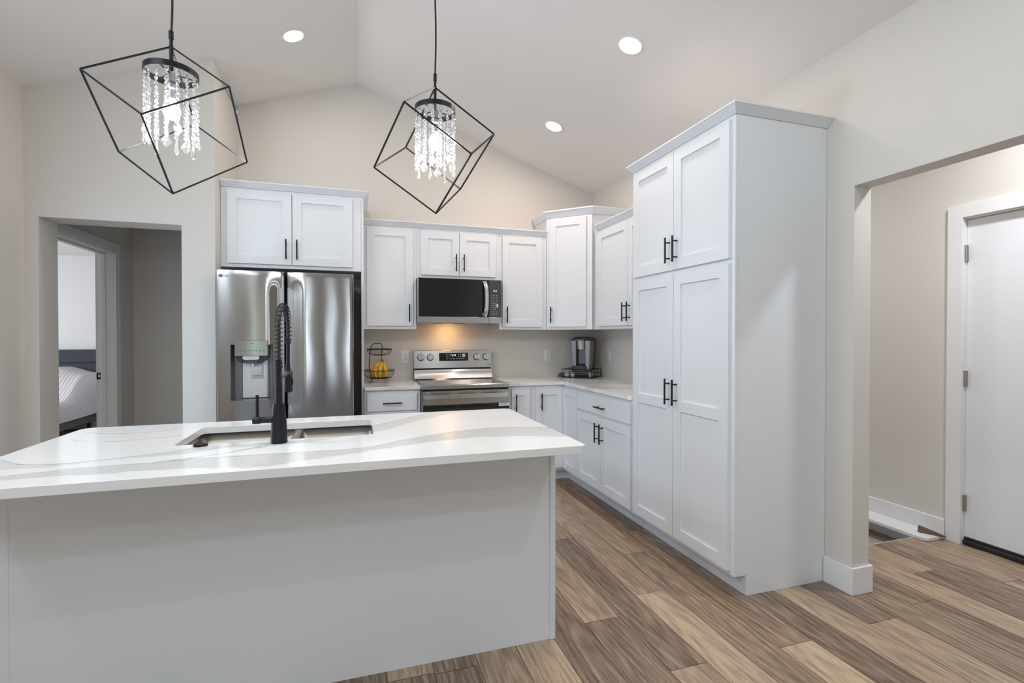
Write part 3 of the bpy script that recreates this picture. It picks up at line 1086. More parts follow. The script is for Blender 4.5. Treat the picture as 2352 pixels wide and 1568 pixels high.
def fridge_door(x0, x1, inner, hole=None):
    """door front as a fine grid, gently bowed, rolled at its edges, dished around the hand grip."""
    bm = new()
    xs = [x0 + (x1 - x0) * i / 44 for i in range(45)]
    zs_ = [FZ0 + (FZ1 - FZ0) * i / 60 for i in range(61)]
    if hole:
        hx0, hx1, hz0, hz1 = hole
        for e in (hx0, hx1):
            j = min(range(len(xs)), key=lambda i: abs(xs[i] - e)); xs[j] = e
        for e in (hz0, hz1):
            j = min(range(len(zs_)), key=lambda i: abs(zs_[i] - e)); zs_[j] = e
    grip_x = inner

    def Y(x, z):
        u = (x - x0) / (x1 - x0)
        y = FYF + .006 + .004 * (2 * u - 1) ** 2 + .0003 * math.sin(z * 11 + x * 9)
        e = min(x - x0, x1 - x)
        y += .016 * (1 - sstep(0, .014, e)) ** 2
        ez = FZ1 - z
        y += .003 * (1 - sstep(0, .006, ez))
        gz = sstep(1.78, 1.66, z) * sstep(.74, .86, z)
        y += .012 * gz * (1 - sstep(.03, .125, abs(x - grip_x)))
        return y
    V = [[bm.verts.new((x + rx, Y(x, z) + ry, z)) for z in zs_] for x in xs]
    for i in range(len(xs) - 1):
        for j in range(len(zs_) - 1):
            if hole and xs[i] >= hx0 - 1e-6 and xs[i + 1] <= hx1 + 1e-6 and zs_[j] >= hz0 - 1e-6 and zs_[j + 1] <= hz1 + 1e-6:
                continue
            bm.faces.new((V[i][j], V[i + 1][j], V[i + 1][j + 1], V[i][j + 1]))
    # sides and back
    yb = 3.960 + ry
    nx, nz = len(xs) - 1, len(zs_) - 1
    loop = [V[i][0] for i in range(nx + 1)] + [V[nx][j] for j in range(1, nz + 1)] + [V[i][nz] for i in range(nx - 1, -1, -1)] + [V[0][j] for j in range(nz - 1, 0, -1)]
    bk = [bm.verts.new((v.co.x, yb, v.co.z)) for v in loop]
    m = len(loop)
    for i in range(m):
        bm.faces.new((loop[i], loop[(i + 1) % m], bk[(i + 1) % m], bk[i]))
    return bm, Y


HOLE = (-.836, -.566, .884, 1.280)
bm, Yl = fridge_door(FL, FM1, FM1, HOLE)
dl = obj('left_door', bm, M_steel, t, 50)
bm, Yr = fridge_door(FM2, FR, FM2)
dr = obj('right_door', bm, M_steel, t, 50)


def grip(xa, xb, Yf, inner):
    bm = new()
    n = 24
    for side in (0,):
        cols = []
        for i in range(9):
            x = xa + (xb - xa) * i / 8
            u = i / 8
            ztop = 1.672 + .020 * math.sin(PI * (u if inner == 'r' else u) * .5 + (0 if inner == 'r' else PI / 2) * 0) if inner == 'r' else 1.672 + .020 * math.sin(PI * .5 * u)
            if inner == 'l':
                ztop = 1.672 + .020 * math.sin(PI * .5 * u)
            else:
                ztop = 1.672 + .020 * math.cos(PI * .5 * u)
            col = []
            for j in range(n + 1):
                z = .846 + (ztop - .846) * j / n
                d = .004 * math.sin(PI * u)
                col.append(bm.verts.new((x + rx, Yf(x, z) - .0025 + d * 0.4 + ry, z)))
            cols.append(col)
        for a, b in zip(cols, cols[1:]):
            for j in range(n):
                bm.faces.new((a[j], b[j], b[j + 1], a[j + 1]))
    bmesh.ops.solidify(bm, geom=bm.faces[:], thickness=.002)
    return bm


M_grip = mat('satin_grip_steel', (0.66, 0.66, 0.68), 0.33, 1.0)
obj('pocket_grip', grip(-.538, -.494, Yl, 'l'), M_grip, dl, 40)
obj('pocket_grip', grip(-.472, -.428, Yr, 'r'), M_grip, dr, 40)
# dispenser: recess, panel, spout, paddle, tray
hx0, hx1, hz0, hz1 = HOLE
bm = new()
yf, yd = 3.884 + ry, 3.958 + ry
a = [(hx0 + rx, yf, hz0), (hx1 + rx, yf, hz0), (hx1 + rx, yf, hz1), (hx0 + rx, yf, hz1)]
b = [(hx0 + rx + .012, yd, hz0 + .012), (hx1 + rx - .012, yd, hz0 + .012), (hx1 + rx - .012, yd, hz1 - .004), (hx0 + rx + .012, yd, hz1 - .004)]
va = [bm.verts.new(p) for p in a]; vb = [bm.verts.new(p) for p in b]
for i in range(4):
    bm.faces.new((va[i], va[(i + 1) % 4], vb[(i + 1) % 4], vb[i]))
bm.faces.new(vb)
disp = obj('dispenser_recess', bm, mat('dark_steel_recess', (.20, .20, .205), .38, .6), dl)
disp['label'] = 'dark dispenser recess'
bm = new()
prism(bm, rounded([(hx0 + .058 + rx, 3.957 + ry), (hx0 + .060 + rx, 3.936 + ry), (hx1 - .036 + rx, 3.936 + ry), (hx1 - .034 + rx, 3.957 + ry)], [0, .018, .018, 0], 6), hz0 + .014, 1.19)
obj('back_plate', bm, mat('satin_plate', (.62, .62, .62), .42, .75), disp, 50)
bm = new(); box(bm, -.808 + rx, -.597 + rx, 3.868 + ry, 3.935 + ry, 1.199, 1.310, .003)
pn = obj('dispenser_panel', bm, mat('mirror_grey_panel', (.36, .39, .385), .10, .85), dl)
pn['label'] = 'mirror-grey touch panel'
bm = new()
for k in range(8):
    x = -.793 + k * .0235
    box(bm, x + rx, x + .014 + rx, 3.8668 + ry, 3.8682 + ry, 1.238, 1.2405)
    box(bm, x + .002 + rx, x + .012 + rx, 3.8668 + ry, 3.8682 + ry, 1.2315, 1.2335)
box(bm, -.706 + rx, -.690 + rx, 3.8668 + ry, 3.8682 + ry, 1.288, 1.2905)
obj('panel_marking', bm, M_print, pn)
bm = new()
prism(bm, rounded([(-.755 + rx, 1.1985), (-.760 + rx, 1.184), (-.748 + rx, 1.172), (-.662 + rx, 1.172), (-.650 + rx, 1.184), (-.655 + rx, 1.1985)], [0, .004, .006, .006, .004, 0], 3), 3.872 + ry, 3.90 + ry, 'y')
obj('ice_chute', bm, mat('pale_grey_chute', (.55, .56, .57), .3, .4), disp, 35)
bm = new()
prism(bm, [(-.748 + rx, 1.171), (-.662 + rx, 1.171), (-.672 + rx, 1.146), (-.738 + rx, 1.146)], 3.884 + ry, 3.93 + ry, 'y')
obj('chute_mouth', bm, M_dgrey, disp)
bm = new(); prism(bm, [(-.806 + rx, 1.1985), (-.599 + rx, 1.1985), (-.612 + rx, 1.168), (-.640 + rx, 1.150), (-.765 + rx, 1.150), (-.793 + rx, 1.168)], 3.886 + ry, 3.95 + ry, 'y')
obj('chute_housing', bm, M_blackpl, disp, 40)
bm = new()
tube(bm, [(-.698 + rx, 3.91 + ry, 1.125), (-.698 + rx, 3.91 + ry, 1.150)], .006, 10)
obj('water_spout', bm, M_chrome, disp, 40)
bm = new(); box(bm, -.720 + rx, -.638 + rx, 3.928 + ry, 3.938 + ry, 1.035, 1.150, .006, 2)
pd = obj('paddle', bm, mat('light_grey_paddle', (.52, .52, .53), .35, .3), disp, 40)
bm = new(); box(bm, -.708 + rx, -.650 + rx, 3.9272 + ry, 3.9285 + ry, 1.053, 1.056)
obj('paddle_slot', bm, M_gap, pd)
# freezer drawer, mostly hidden behind the island
bm = new(); box(bm, FL + rx, FR + rx, 3.885 + ry, 3.962 + ry, .08, .694, .006, 2)
obj('freezer_drawer', bm, M_steel, t)
# badge: round emblem and letters
bm = new()
bx, bz, by = -.895, 1.764, Yl(-.895, 1.764) - .0015
lathe(bm, [(.0, 0), (.0125, 0), (.0125, .0008), (0, .0008)], 24, Matrix.Translation((bx + rx, by + ry, bz)) @ Matrix.Rotation(R(90), 4, 'X'))
bd = obj('badge', bm, M_print, dl)
bm = text_bm('LG', .026, Matrix.Translation((-.878 + rx, by - .0006 + ry, bz - .001)) @ FACE_Y)
obj('badge_lettering', bm, M_print, bd)
bm = new()
lathe(bm, [(.0085, 0), (.0098, 0), (.0098, .0006), (.0085, .0006)], 24, Matrix.Translation((bx + rx, by - .0008 + ry, bz)) @ Matrix.Rotation(R(90), 4, 'X'), cap=False)
box(bm, bx - .0015 + rx, bx - .0003 + rx, by - .0014 + ry, by - .0008 + ry, bz - .004, bz + .005)
box(bm, bx - .0015 + rx, bx + .003 + rx, by - .0014 + ry, by - .0008 + ry, bz - .005, bz - .0038)
obj('badge_emblem', bm, M_pale, bd)
for x in (-.86, -.10):
    bm = new(); box(bm, x - .04 + rx, x + .04 + rx, 3.99 + ry, 4.07 + ry, 1.776, 1.80, .004)
    obj('hinge_cover', bm, M_dgrey, t)

# ------------------------------------------------------------------ range
t = thing('electric_range', 'stainless electric range with glass cooktop between the counters', 'range', (.902, 4.43, 0))
ox, oy = -.902, -4.43
x0, x1 = .5235, 1.2805
bm = new()
box(bm, x0 + .003 + ox, x1 - .003 + ox, 4.125 + oy, 4.775 + oy, .06, .888)
box(bm, x0 + .02 + ox, x1 - .02 + ox, 4.16 + oy, 4.775 + oy, .0005, .06)
obj('body', bm, M_dgrey, t)
bm = new()
prism(bm, [(4.0876 + oy, .898), (4.0876 + oy, .926), (4.094 + oy, .932), (4.105 + oy, .9305), (4.62 + oy, .9305), (4.66 + oy, .9305), (4.66 + oy, .890), (4.10 + oy, .890)], x0 + ox, x1 + ox, 'x')
top = obj('cooktop_frame', bm, M_steelh, t, 30)
bm = new(); box(bm, x0 + .016 + ox, x1 - .016 + ox, 4.106 + oy, 4.628 + oy, .9306, .9325, .0006)
obj('cooktop_glass', bm, mat('smoked_cooktop_glass', (.20, .195, .19), .10, .75), t)
bm = new()
for cx, cy, r in ((.70, 4.25, .11), (1.09, 4.25, .09), (.70, 4.50, .075), (1.09, 4.50, .095), (.90, 4.38, .06)):
    lathe(bm, [(r, .9326), (r + .0015, .9326), (r + .0015, .9328), (r, .9328)], 40, Matrix.Translation((cx + ox, cy + oy, 0)), cap=False)
obj('burner_marking', bm, M_print, t)
bm = new()   # upstand behind the glass, leaning back
prism(bm, [(4.625 + oy, .931), (4.640 + oy, .94), (4.672 + oy, 1.022), (4.70 + oy, 1.022), (4.70 + oy, .931)], x0 + .002 + ox, x1 - .002 + ox, 'x')
obj('backguard', bm, M_steelh, t, 20)
bm = new(); box(bm, x0 + .004 + ox, x1 - .004 + ox, 4.69 + oy, 4.775 + oy, .931, 1.200)
obj('backguard_core', bm, M_gap, t)
bm = new()
prism(bm, [(4.668 + oy, 1.036), (4.690 + oy, 1.204), (4.780 + oy, 1.206), (4.780 + oy, 1.036)], x0 + ox, x1 + ox, 'x')
cp = obj('control_panel', bm, M_steelh, t, 20, bevel=.002)


def on_panel(x, z, off=0.0):   # a frame lying on the slanted panel face
    y = 4.668 + (z - 1.036) / .168 * .022 - off
    return Matrix.Translation((x + ox, y + oy, z)) @ Matrix.Rotation(R(90 - 7.46), 4, 'X')


for x in (.589, .678, 1.131, 1.2225):
    bm = new()
    lathe(bm, [(.030, .0062), (.0295, .022), (.027, .024), (0, .024)], 32, on_panel(x, 1.140))
    k = obj('knob', bm, M_chrome, cp, 35)
    bm = new(); lathe(bm, [(.034, 0), (.034, .004), (.0325, .006), (.0, .006)], 32, on_panel(x, 1.140))
    obj('knob_skirt', bm, M_dgrey, k, 35)
    bm = new(); box(bm, -.0075, .0085, -.029, .029, .0235, .031, .002)
    xform(bm, on_panel(x, 1.140))
    obj('knob_bar', bm, M_steelh, k)
bm = new(); box(bm, -.1415, .1415, -.0385, .0385, 0, .0022, .001); xform(bm, on_panel(.9035, 1.142, .0005))
dp = obj('display', bm, M_glassblk, cp); dp['label'] = 'black glass control display'
bm = new()
for r_, zz, xs_ in ((0, .022, (-.068, -.045, .046, .066)), (1, .004, (-.068, -.045, .046, .066)), (2, -.017, (-.066, -.043, -.020, .004, .028, .052, .074, .096))):
    for xx in xs_:
        box(bm, xx - .006, xx + .006, zz, zz + .0022, .0022, .0026)
        if (int(xx * 1000) % 2) == 0:
            box(bm, xx - .005, xx + .005, zz - .004, zz - .0022, .0022, .0026)
box(bm, .084, .112, -.002, .030, .0022, .0026)
xform(bm, on_panel(.9035, 1.142, .0005)); obj('display_lettering', bm, M_pale, dp)
bm = text_bm('11:11', .026, on_panel(.898, 1.157, .0033), .0002, 'CENTER')
obj('clock_digits', bm, M_led, dp)
bm = text_bm('ThinQ', .014, on_panel(1.248, 1.066, .0006), .0002, 'CENTER')
obj('panel_marking', bm, M_print, cp)
# oven door
bm = new()
box(bm, x0 + ox, x1 + ox, 4.090 + oy, 4.122 + oy, .765, .881, .003)
box(bm, x0 + ox, x1 + ox, 4.090 + oy, 4.122 + oy, .255, .764, .003)
od = obj('oven_door', bm, M_steelh, t)
bm = new(); box(bm, x0 + .010 + ox, x1 - .004 + ox, 4.0865 + oy, 4.0905 + oy, .34, .7625, .001)
og = obj('oven_glass', bm, M_glassblk, od); og['label'] = 'black oven glass'
bm = new(); box(bm, x0 + .12 + ox, x1 - .12 + ox, 4.0858 + oy, 4.0864 + oy, .40, .735, .0002)
obj('oven_window', bm, mat('smoky_oven_window', (.03, .025, .02), .06), og)
bm = new(); box(bm, 1.183 + ox, 1.279 + ox, 4.0854 + oy, 4.0862 + oy, .736, .764)
st = obj('sticker', bm, M_plastic, od); st['label'] = 'white sticker strip'
bm = new()
for xx, w in ((1.19, .005), (1.202, .007), (1.216, .010), (1.233, .014), (1.252, .008)):
    box(bm, xx + ox, xx + w + ox, 4.0850 + oy, 4.0856 + oy, .746, .756)
obj('sticker_marking', bm, M_greypl, st)
bm = new()   # handle: wide bar with slanted ends on slotted standoffs
hb = [(x0 - .001, .857), (x1 - .022, .857), (x1 - .030, .822), (x0 + .010, .822)]
prism(bm, [(a + ox, b) for a, b in hb], 4.030 + oy, 4.044 + oy, 'y')
bmesh.ops.bevel(bm, geom=list(bm.edges), offset=.004, segments=2, affect='EDGES')
for xx in (.575, .80, 1.01, 1.215):
    box(bm, xx - .03 + ox, xx + .03 + ox, 4.043 + oy, 4.0905 + oy, .838, .852, .002)
obj('oven_handle', bm, M_chrome, od, 35)
for xx in (.575, 1.225):
    for zz in (.788, .868):
        bm = new(); tube(bm, [(xx + ox, 4.0895 + oy, zz), (xx + ox, 4.0885 + oy, zz)], .005, 12)
        obj('screw_cap', bm, M_pale, od)
bm = new(); box(bm, x0 + ox, x1 + ox, 4.092 + oy, 4.122 + oy, .07, .245, .004)
obj('storage_drawer', bm, M_steelh, t)

# ------------------------------------------------------------------ microwave
t = thing('microwave_oven', 'over-the-range microwave with black glass door and steel bottom band', 'microwave', (.904, 4.57, 1.455))
ox, oy, oz = -.904, -4.57, -1.455
x0, x1 = .524, 1.2895
bm = new(); box(bm, x0 + ox, x1 + ox, 4.392 + oy, 4.783 + oy, 1.466 + oz, 1.8605 + oz, .002)
obj('casing', bm, mat('dark_microwave_shell', (.10, .10, .105), .4, .6), t)
bm = new(); box(bm, .530 + ox, 1.1695 + ox, 4.360 + oy, 4.391 + oy, 1.516 + oz, 1.855 + oz, .002)
dd = obj('door', bm, M_glassblk, t)
bm = new(); box(bm, .524 + ox, .5295 + ox, 4.359 + oy, 4.391 + oy, 1.459 + oz, 1.855 + oz, .001)
obj('door_edge', bm, M_chrome, dd)
bm = new(); box(bm, .530 + ox, 1.1695 + ox, 4.359 + oy, 4.391 + oy, 1.4585 + oz, 1.5155 + oz, .002)
bb = obj('bottom_band', bm, M_steelh, dd)
bm = new(); box(bm, 1.171 + ox, 1.2895 + ox, 4.359 + oy, 4.391 + oy, 1.4585 + oz, 1.5155 + oz, .002)
obj('side_band', bm, M_steelh, t)
bm = new(); box(bm, 1.171 + ox, 1.2895 + ox, 4.360 + oy, 4.391 + oy, 1.516 + oz, 1.855 + oz, .002)
cpn = obj('control_panel', bm, mat('charcoal_panel', (.055, .055, .062), .12), t)
bm = new()   # bowed bar handle
n = 18
F = []; 
for i in range(n + 1):
    u = i / n; z = 1.518 + u * (1.842 - 1.518)
    bow = math.sin(PI * u)
    xc = 1.128 + .010 * bow; yc = 4.357 - .040 * min(1, bow * 2.2)
    F.append([bm.verts.new((xc + s * .0185 + ox, yc + dy + oy, z + oz)) for s, dy in ((-1, 0), (-.7, -.006), (.7, -.006), (1, 0), (.8, .006), (-.8, .006))])
for a, b in zip(F, F[1:]):
    for k in range(6):
        bm.faces.new((a[k], a[(k + 1) % 6], b[(k + 1) % 6], b[k]))
bm.faces.new(F[0]); bm.faces.new(list(reversed(F[-1])))
obj('door_handle', bm, M_chrome, dd, 45)
bm = new()
for r_ in range(5):
    for c_ in range(3):
        xx, zz = 1.190 + c_ * .026, 1.655 - r_ * .0 - .0
for r_, zz in enumerate((1.715, 1.697, 1.680, 1.660)):
    for xx in (1.190, 1.213, 1.238):
        box(bm, xx + ox, xx + .012 + ox, 4.3592 + oy, 4.3602 + oy, zz + oz, zz + .004 + oz)
for zz in (1.640, 1.622, 1.604, 1.586):
    for xx in (1.194, 1.210, 1.226):
        box(bm, xx + ox, xx + .005 + ox, 4.3592 + oy, 4.3602 + oy, zz + oz, zz + .006 + oz)
for zz in (1.562, 1.540):
    for xx in (1.190, 1.213, 1.238):
        box(bm, xx + ox, xx + .014 + ox, 4.3592 + oy, 4.3602 + oy, zz + oz, zz + .004 + oz)
box(bm, 1.240 + ox, 1.257 + ox, 4.3592 + oy, 4.3602 + oy, 1.606 + oz, 1.640 + oz)
obj('keypad', bm, M_pale, cpn)
bm = text_bm('11:0', .020, Matrix.Translation((1.226 + ox, 4.3594 + oy, 1.756 + oz)) @ FACE_Y, .0003, 'CENTER')
obj('clock_digits', bm, M_led, cpn)
bm = text_bm('LG', .024, Matrix.Translation((.909 + ox, 4.3586 + oy, 1.486 + oz)) @ FACE_Y, .0003)
lathe(bm, [(0, 0), (.0095, 0), (.0095, .0006), (0, .0006)], 20, Matrix.Translation((.894 + ox, 4.3590 + oy, 1.487 + oz)) @ Matrix.Rotation(R(90), 4, 'X'))
obj('badge', bm, M_greypl, bb)
bm = new()
prism(bm, [(4.40 + oy, 1.466 + oz), (4.40 + oy, 1.456 + oz), (4.56 + oy, 1.456 + oz), (4.58 + oy, 1.466 + oz)], .70 + ox, .96 + ox, 'x')
obj('vent_scoop', bm, M_blackpl, t)
for a, b in ((.545, .66), (1.02, 1.16)):
    bm = new(); box(bm, a + ox, b + ox, 4.41 + oy, 4.60 + oy, 1.460 + oz, 1.466 + oz, .001)
    obj('grease_filter', bm, M_steelh, t)
bm = new(); box(bm, .80 + ox, .90 + ox, 4.59 + oy, 4.65 + oy, 1.4575 + oz, 1.466 + oz, .001)
obj('lamp_cover', bm, emis('warm_lamp_cover', (1.0, .6, .25), 4.0), t)


# ------------------------------------------------------------------ outlets
def outlet(label, loc, rz):
    t = thing('wall_outlet', label, 'outlet', loc, rz, 'outlets over the counters')
    bm = new(); box(bm, -.037, .037, -.006, -.0004, -.060, .060, .003, 2)
    obj('faceplate', bm, M_plastic, t, 40)
    for zz in (-.0205, .0205):
        bm = new()
        pl = rounded([(-.017, -.0145), (.017, -.0145), (.017, .0145), (-.017, .0145)], .010)
        prism(bm, [(a, b + zz) for a, b in pl], -.0078, -.0059, 'y')
        rc = obj('receptacle', bm, M_plastic, t)
        bm = new()
        for xx in (-.007, .006):
            box(bm, xx - .0012, xx + .0012, -.0085, -.0077, zz + .0005, zz + .009)
        tube(bm, [(0, -.0085, zz - .007), (0, -.0077, zz - .007)], .003, 10)
        obj('slot', bm, M_gap, rc)


outlet('white wall outlet beside the range, above the fruit basket counter', (.4535, YB, 1.142), 0)
outlet('white wall outlet between the range and the coffee maker', (1.917, YB, 1.142), 0)
outlet('white wall outlet seen edge-on in the shade between coffee maker and pantry', (XR, 4.435, 1.140), R(-90))

# ------------------------------------------------------------------ fruit basket and bananas
bx, by, bz = .207, 4.622, .9242
t = thing('fruit_basket', 'two-tier dark wire fruit basket on the short counter', 'basket', (bx, by, bz))


def bowl(zr, Rr, zb, rb, n, name):
    bm = new()
    def ring(r, z, w):
        tube(bm, [(r * math.cos(2 * PI * k / 40), r * math.sin(2 * PI * k / 40), z) for k in range(40)], w, 6, closed=True)
    ring(Rr, zr, .0024)
    ring(Rr * .985, zr - .007, .0014)
    ring(rb, zb, .0024)
    ring(rb * .55, zb, .0016)
    for k in range(n):
        a = 2 * PI * k / n
        pts = []
        for j in range(7):
            u = j / 6
            r = rb + (Rr - rb) * math.sin(u * PI / 2) ** 0.9
            z = zb + (zr - zb) * (1 - math.cos(u * PI / 2))
            pts.append((r * math.cos(a), r * math.sin(a), z))
        tube(bm, pts, .0012, 5)
    for k in range(6):
        a = PI * k / 6
        tube(bm, [(-rb * math.cos(a), -rb * math.sin(a), zb), (rb * math.cos(a), rb * math.sin(a), zb)], .0012, 5)
    return obj(name, bm, M_wire, t, 60)


bowl(.108, .134, .036, .084, 26, 'lower_bowl')
bowl(.300, .109, .246, .055, 22, 'upper_bowl')
bm = new()
pts = [(-.070, -.052, .034), (-.088, -.058, .10), (-.088, -.056, .20), (-.080, -.050, .285), (-.072, -.045, .322), (-.052, -.034, .346), (-.015, -.012, .352), (.010, .004, .350), (.024, .014, .335), (.026, .016, .312), (.022, .014, .25), (.016, .012, .18), (.014, .012, .10), (.014, .012, .036)]
P2 = []
for i in range(len(pts) - 1):
    for j in range(4):
        p0 = Vector(pts[max(i - 1, 0)]); p1 = Vector(pts[i]); p2 = Vector(pts[i + 1]); p3 = Vector(pts[min(i + 2, len(pts) - 1)]); u = j / 4
        P2.append(.5 * ((2 * p1) + (p2 - p0) * u + (2 * p0 - 5 * p1 + 4 * p2 - p3) * u * u + (3 * p1 - p0 - 3 * p2 + p3) * u ** 3))
P2.append(Vector(pts[-1]))
tube(bm, P2, .0032, 8)
obj('hoop_handle', bm, M_wire, t, 60)
for k, a in enumerate((R(215), R(300), R(40), R(130))):
    bm = new()
    c, s = math.cos(a), math.sin(a)
    tube(bm, [(.080 * c, .080 * s, .036), (.088 * c, .088 * s, .022), (.098 * c, .098 * s, .006), (.108 * c, .108 * s, .0026), (.116 * c, .116 * s, .0032)], .0024, 6)
    obj('foot', bm, M_wire, t, 60)

M_ban = mat('ripe_banana_peel', (.78, .47, .025), .42)
nt, b_ = nodes(M_ban)
tc = nt.nodes.new('ShaderNodeTexCoord'); nz = nt.nodes.new('ShaderNodeTexNoise'); nz.inputs['Scale'].default_value = 55; nz.inputs['Detail'].default_value = 5
nt.links.new(tc.outputs['Object'], nz.inputs['Vector'])
cr = nt.nodes.new('ShaderNodeValToRGB'); cr.color_ramp.elements[0].position = .30; cr.color_ramp.elements[0].color = (.22, .09, .01, 1)
cr.color_ramp.elements[1].position = .44; cr.color_ramp.elements[1].color = (.80, .48, .025, 1)
nt.links.new(nz.outputs['Fac'], cr.inputs[0]); nt.links.new(cr.outputs[0], b_.inputs['Base Color'])
M_stem = mat('green_brown_stem', (.16, .19, .03), .5)
t = thing('banana_bunch', 'bunch of ripe bananas resting in the lower tier of the fruit basket', 'bananas', (bx, by, bz + .04))
top_ = Vector((.024, -.030, .140))
tips = [((-.070, -.028, .068), (-.040, -.018, .006)), ((-.048, -.070, .072), (-.022, -.066, .006)), ((-.002, -.086, .070), (.004, -.074, .004)), ((.044, -.070, .060), (.060, -.048, .008)), ((.020, -.020, .06), (.030, .012, .004))]
for mid, end in tips:
    mid = Vector(mid); end = Vector(end)
    pts = []
    for j in range(15):
        u = j / 14
        c1 = top_ * .35 + mid * .65 + Vector((0, 0, .055)); c2 = mid + Vector((mid.x * .35, mid.y * .30, -.028))
        pts.append((1 - u) ** 3 * top_ + 3 * u * (1 - u) ** 2 * c1 + 3 * u * u * (1 - u) * c2 + u ** 3 * end)
    rr = [.005, .006, .009, .0135, .0165, .0180, .0188, .0190, .0190, .0186, .0178, .0165, .0140, .0095, .0045]
    bm = new(); tube(bm, pts, rr, 7)
    obj('banana', bm, M_ban, t, 70)
bm = new()
tube(bm, [top_ + Vector((-.003, 0, -.012)), top_ + Vector((0, 0, .006)), top_ + Vector((.006, 0, .022)), top_ + Vector((.004, 0, .026))], [.014, .012, .009, .006], 9)
obj('stem', bm, M_stem, t, 60)
bm = new()
lathe(bm, [(0, 0), (.008, 0), (.008, .0006), (0, .0006)], 16, Matrix.Translation((.008, -.099, .088)) @ Matrix.Rotation(R(78), 4, 'X'))
so = obj('fruit_sticker', bm, mat('fruit_label_paper', (.45, .55, .75), .5), t); so['label'] = 'pale blue fruit sticker'

# ------------------------------------------------------------------ coffee maker on its pod drawer
RZK = R(-47)
fl = (1.987, 4.579)
t = thing('pod_drawer', 'black wire drawer stand for coffee pods on the corner counter', 'pod drawer', (fl[0], fl[1], .9242), RZK)
SW, SD, SH = .32, .288, .088
bm = new()
for z in (.004, SH - .004):
    tube(bm, [(.004, .004, z), (SW - .004, .004, z), (SW - .004, SD - .004, z), (.004, SD - .004, z)], .0036, 8, closed=True)
for x in (.004, SW - .004):
    for y in (.004, SD - .004):
        tube(bm, [(x, y, 0.0005), (x, y, SH - .003)], .0036, 8)
obj('wire_frame', bm, M_black, t, 50)
bm = new(); box(bm, .006, SW - .006, .006, SD - .006, SH - .005, SH - .001)
obj('top_plate', bm, M_black, t)
bm = new()
box(bm, .012, SW - .012, .010, SD - .012, .006, .009)
for y in (.010, SD - .014):
    tube(bm, [(.012, y, .045), (SW - .012, y, .045)], .002, 6)
for x in (.012, SW - .012):
    tube(bm, [(x, .010, .045), (x, SD - .014, .045)], .002, 6)
for k in range(14):
    x = .016 + k * (SW - .032) / 13
    tube(bm, [(x, .010, .008), (x, .010, .045)], .0012, 5)
obj('wire_drawer', bm, M_black, t, 50)
toW = Matrix.Translation((fl[0], fl[1], .9242)) @ Matrix.Rotation(RZK, 4, 'Z')
M_pod = mat('white_pod_plastic', (.75, .74, .74), .4)
for lab, (px, py) in (('white coffee pod at the front end of the pod drawer nearest the range', (.042, .045)), ('white coffee pod second along the front of the pod drawer', (.105, .045)), ('white coffee pod seen through the pantry-side end of the pod drawer', (.268, .115))):
    t2 = thing('coffee_pod', lab, 'coffee pod', toW @ Vector((px, py, .0094)), RZK, 'coffee pods in the wire drawer')
    bm = new(); lathe(bm, [(0, 0), (.018, 0), (.0225, .040), (.0225, .042), (0, .042)], 20); obj('cup', bm, M_pod, t2, 40)
    bm = new(); lathe(bm, [(.0255, .042), (.0255, .0435), (0, .0437)], 20); obj('foil_lid', bm, M_pale, t2, 40)

KO = toW @ Vector((.078, .028, SH - .0008))
t = thing('coffee_maker', 'silver and black single-cup coffee maker in the kitchen corner', 'coffee maker', KO, RZK)
M_ksil = mat('silver_coffee_shell', (.27, .265, .26), .38, .75)
M_kdk = mat('dark_bronze_plastic', (.05, .042, .038), .28)
M_tank = mat('smoky_tank', (.045, .047, .052), .22)
KW, KD, KH = .215, .225, .325


def loft(secs, bm):
    rings = [[bm.verts.new(p) for p in s] for s in secs]
    m = len(rings[0])
    for a, b in zip(rings, rings[1:]):
        for k in range(m):
            bm.faces.new((a[k], a[(k + 1) % m], b[(k + 1) % m], b[k]))
    bm.faces.new(list(reversed(rings[0]))); bm.faces.new(rings[-1])
    return bm


def ksec(x0, x1, y0, y1, z, r=.03):
    return [(x, y, z) for x, y in rounded([(x0, y0), (x1, y0), (x1, y1), (x0, y1)], r, 5)]


bm = new()   # dark rear shell
loft([ksec(.018, KW - .018, .085, KD, .0, .03), ksec(.012, KW - .012, .08, KD, .1), ksec(.004, KW - .004, .075, KD, .26), ksec(.004, KW - .004, .07, KD, .285)], bm)
obj('rear_shell', bm, M_kdk, t, 50)
for s in (0, 1):    # two silver front pillars
    bm = new()
    def px(u, lo):
        e = .016 * (1 - lo)
        a, b = e, .062 - .002 * (1 - lo)
        return (a, b)
    secs = []
    for z, lo in ((.0 if s else .03, 0), (.10, .4), (.20, .75), (.284, 1)):
        a, b = px(0, lo)
        if s:
            a, b = KW - b, KW - a
        secs.append(ksec(a, b, .012 + .01 * (1 - lo), .12, z, .010))
    loft(secs, bm)
    obj('front_pillar', bm, M_ksil, t, 50)
bm = new()
loft([ksec(.002, KW - .002, .006, KD, .284, .035), ksec(.008, KW - .008, .012, KD - .004, .300, .035), ksec(.028, KW - .028, .035, KD - .015, .318, .035), ksec(.055, KW - .055, .07, KD - .04, .325, .03)], bm)
lid = obj('lid', bm, M_kdk, t, 60)
bm = new()
tube(bm, [(.040, .004, .288), (.075, -.006, .291), (.110, -.008, .292), (.140, .000, .294), (.165, .03, .304), (.185, .09, .316)], [.006, .0075, .008, .0075, .006, .004], 10)
obj('lid_handle', bm, M_ksil, lid, 60)
bm = new()
lathe(bm, [(.046, 0), (.046, .012), (.048, .014), (.052, .075), (.053, .082), (0, .082)], 32, Matrix.Translation((.1075, .052, .200)))
obj('brew_head', bm, brushed('brew_head_steel', (.50, .48, .46), .3, (60, 60, 2)), t, 40)
bm = new(); box(bm, .060, KW - .060, .060, .084, .050, .205, .002)
obj('inner_panel', bm, M_tank, t)
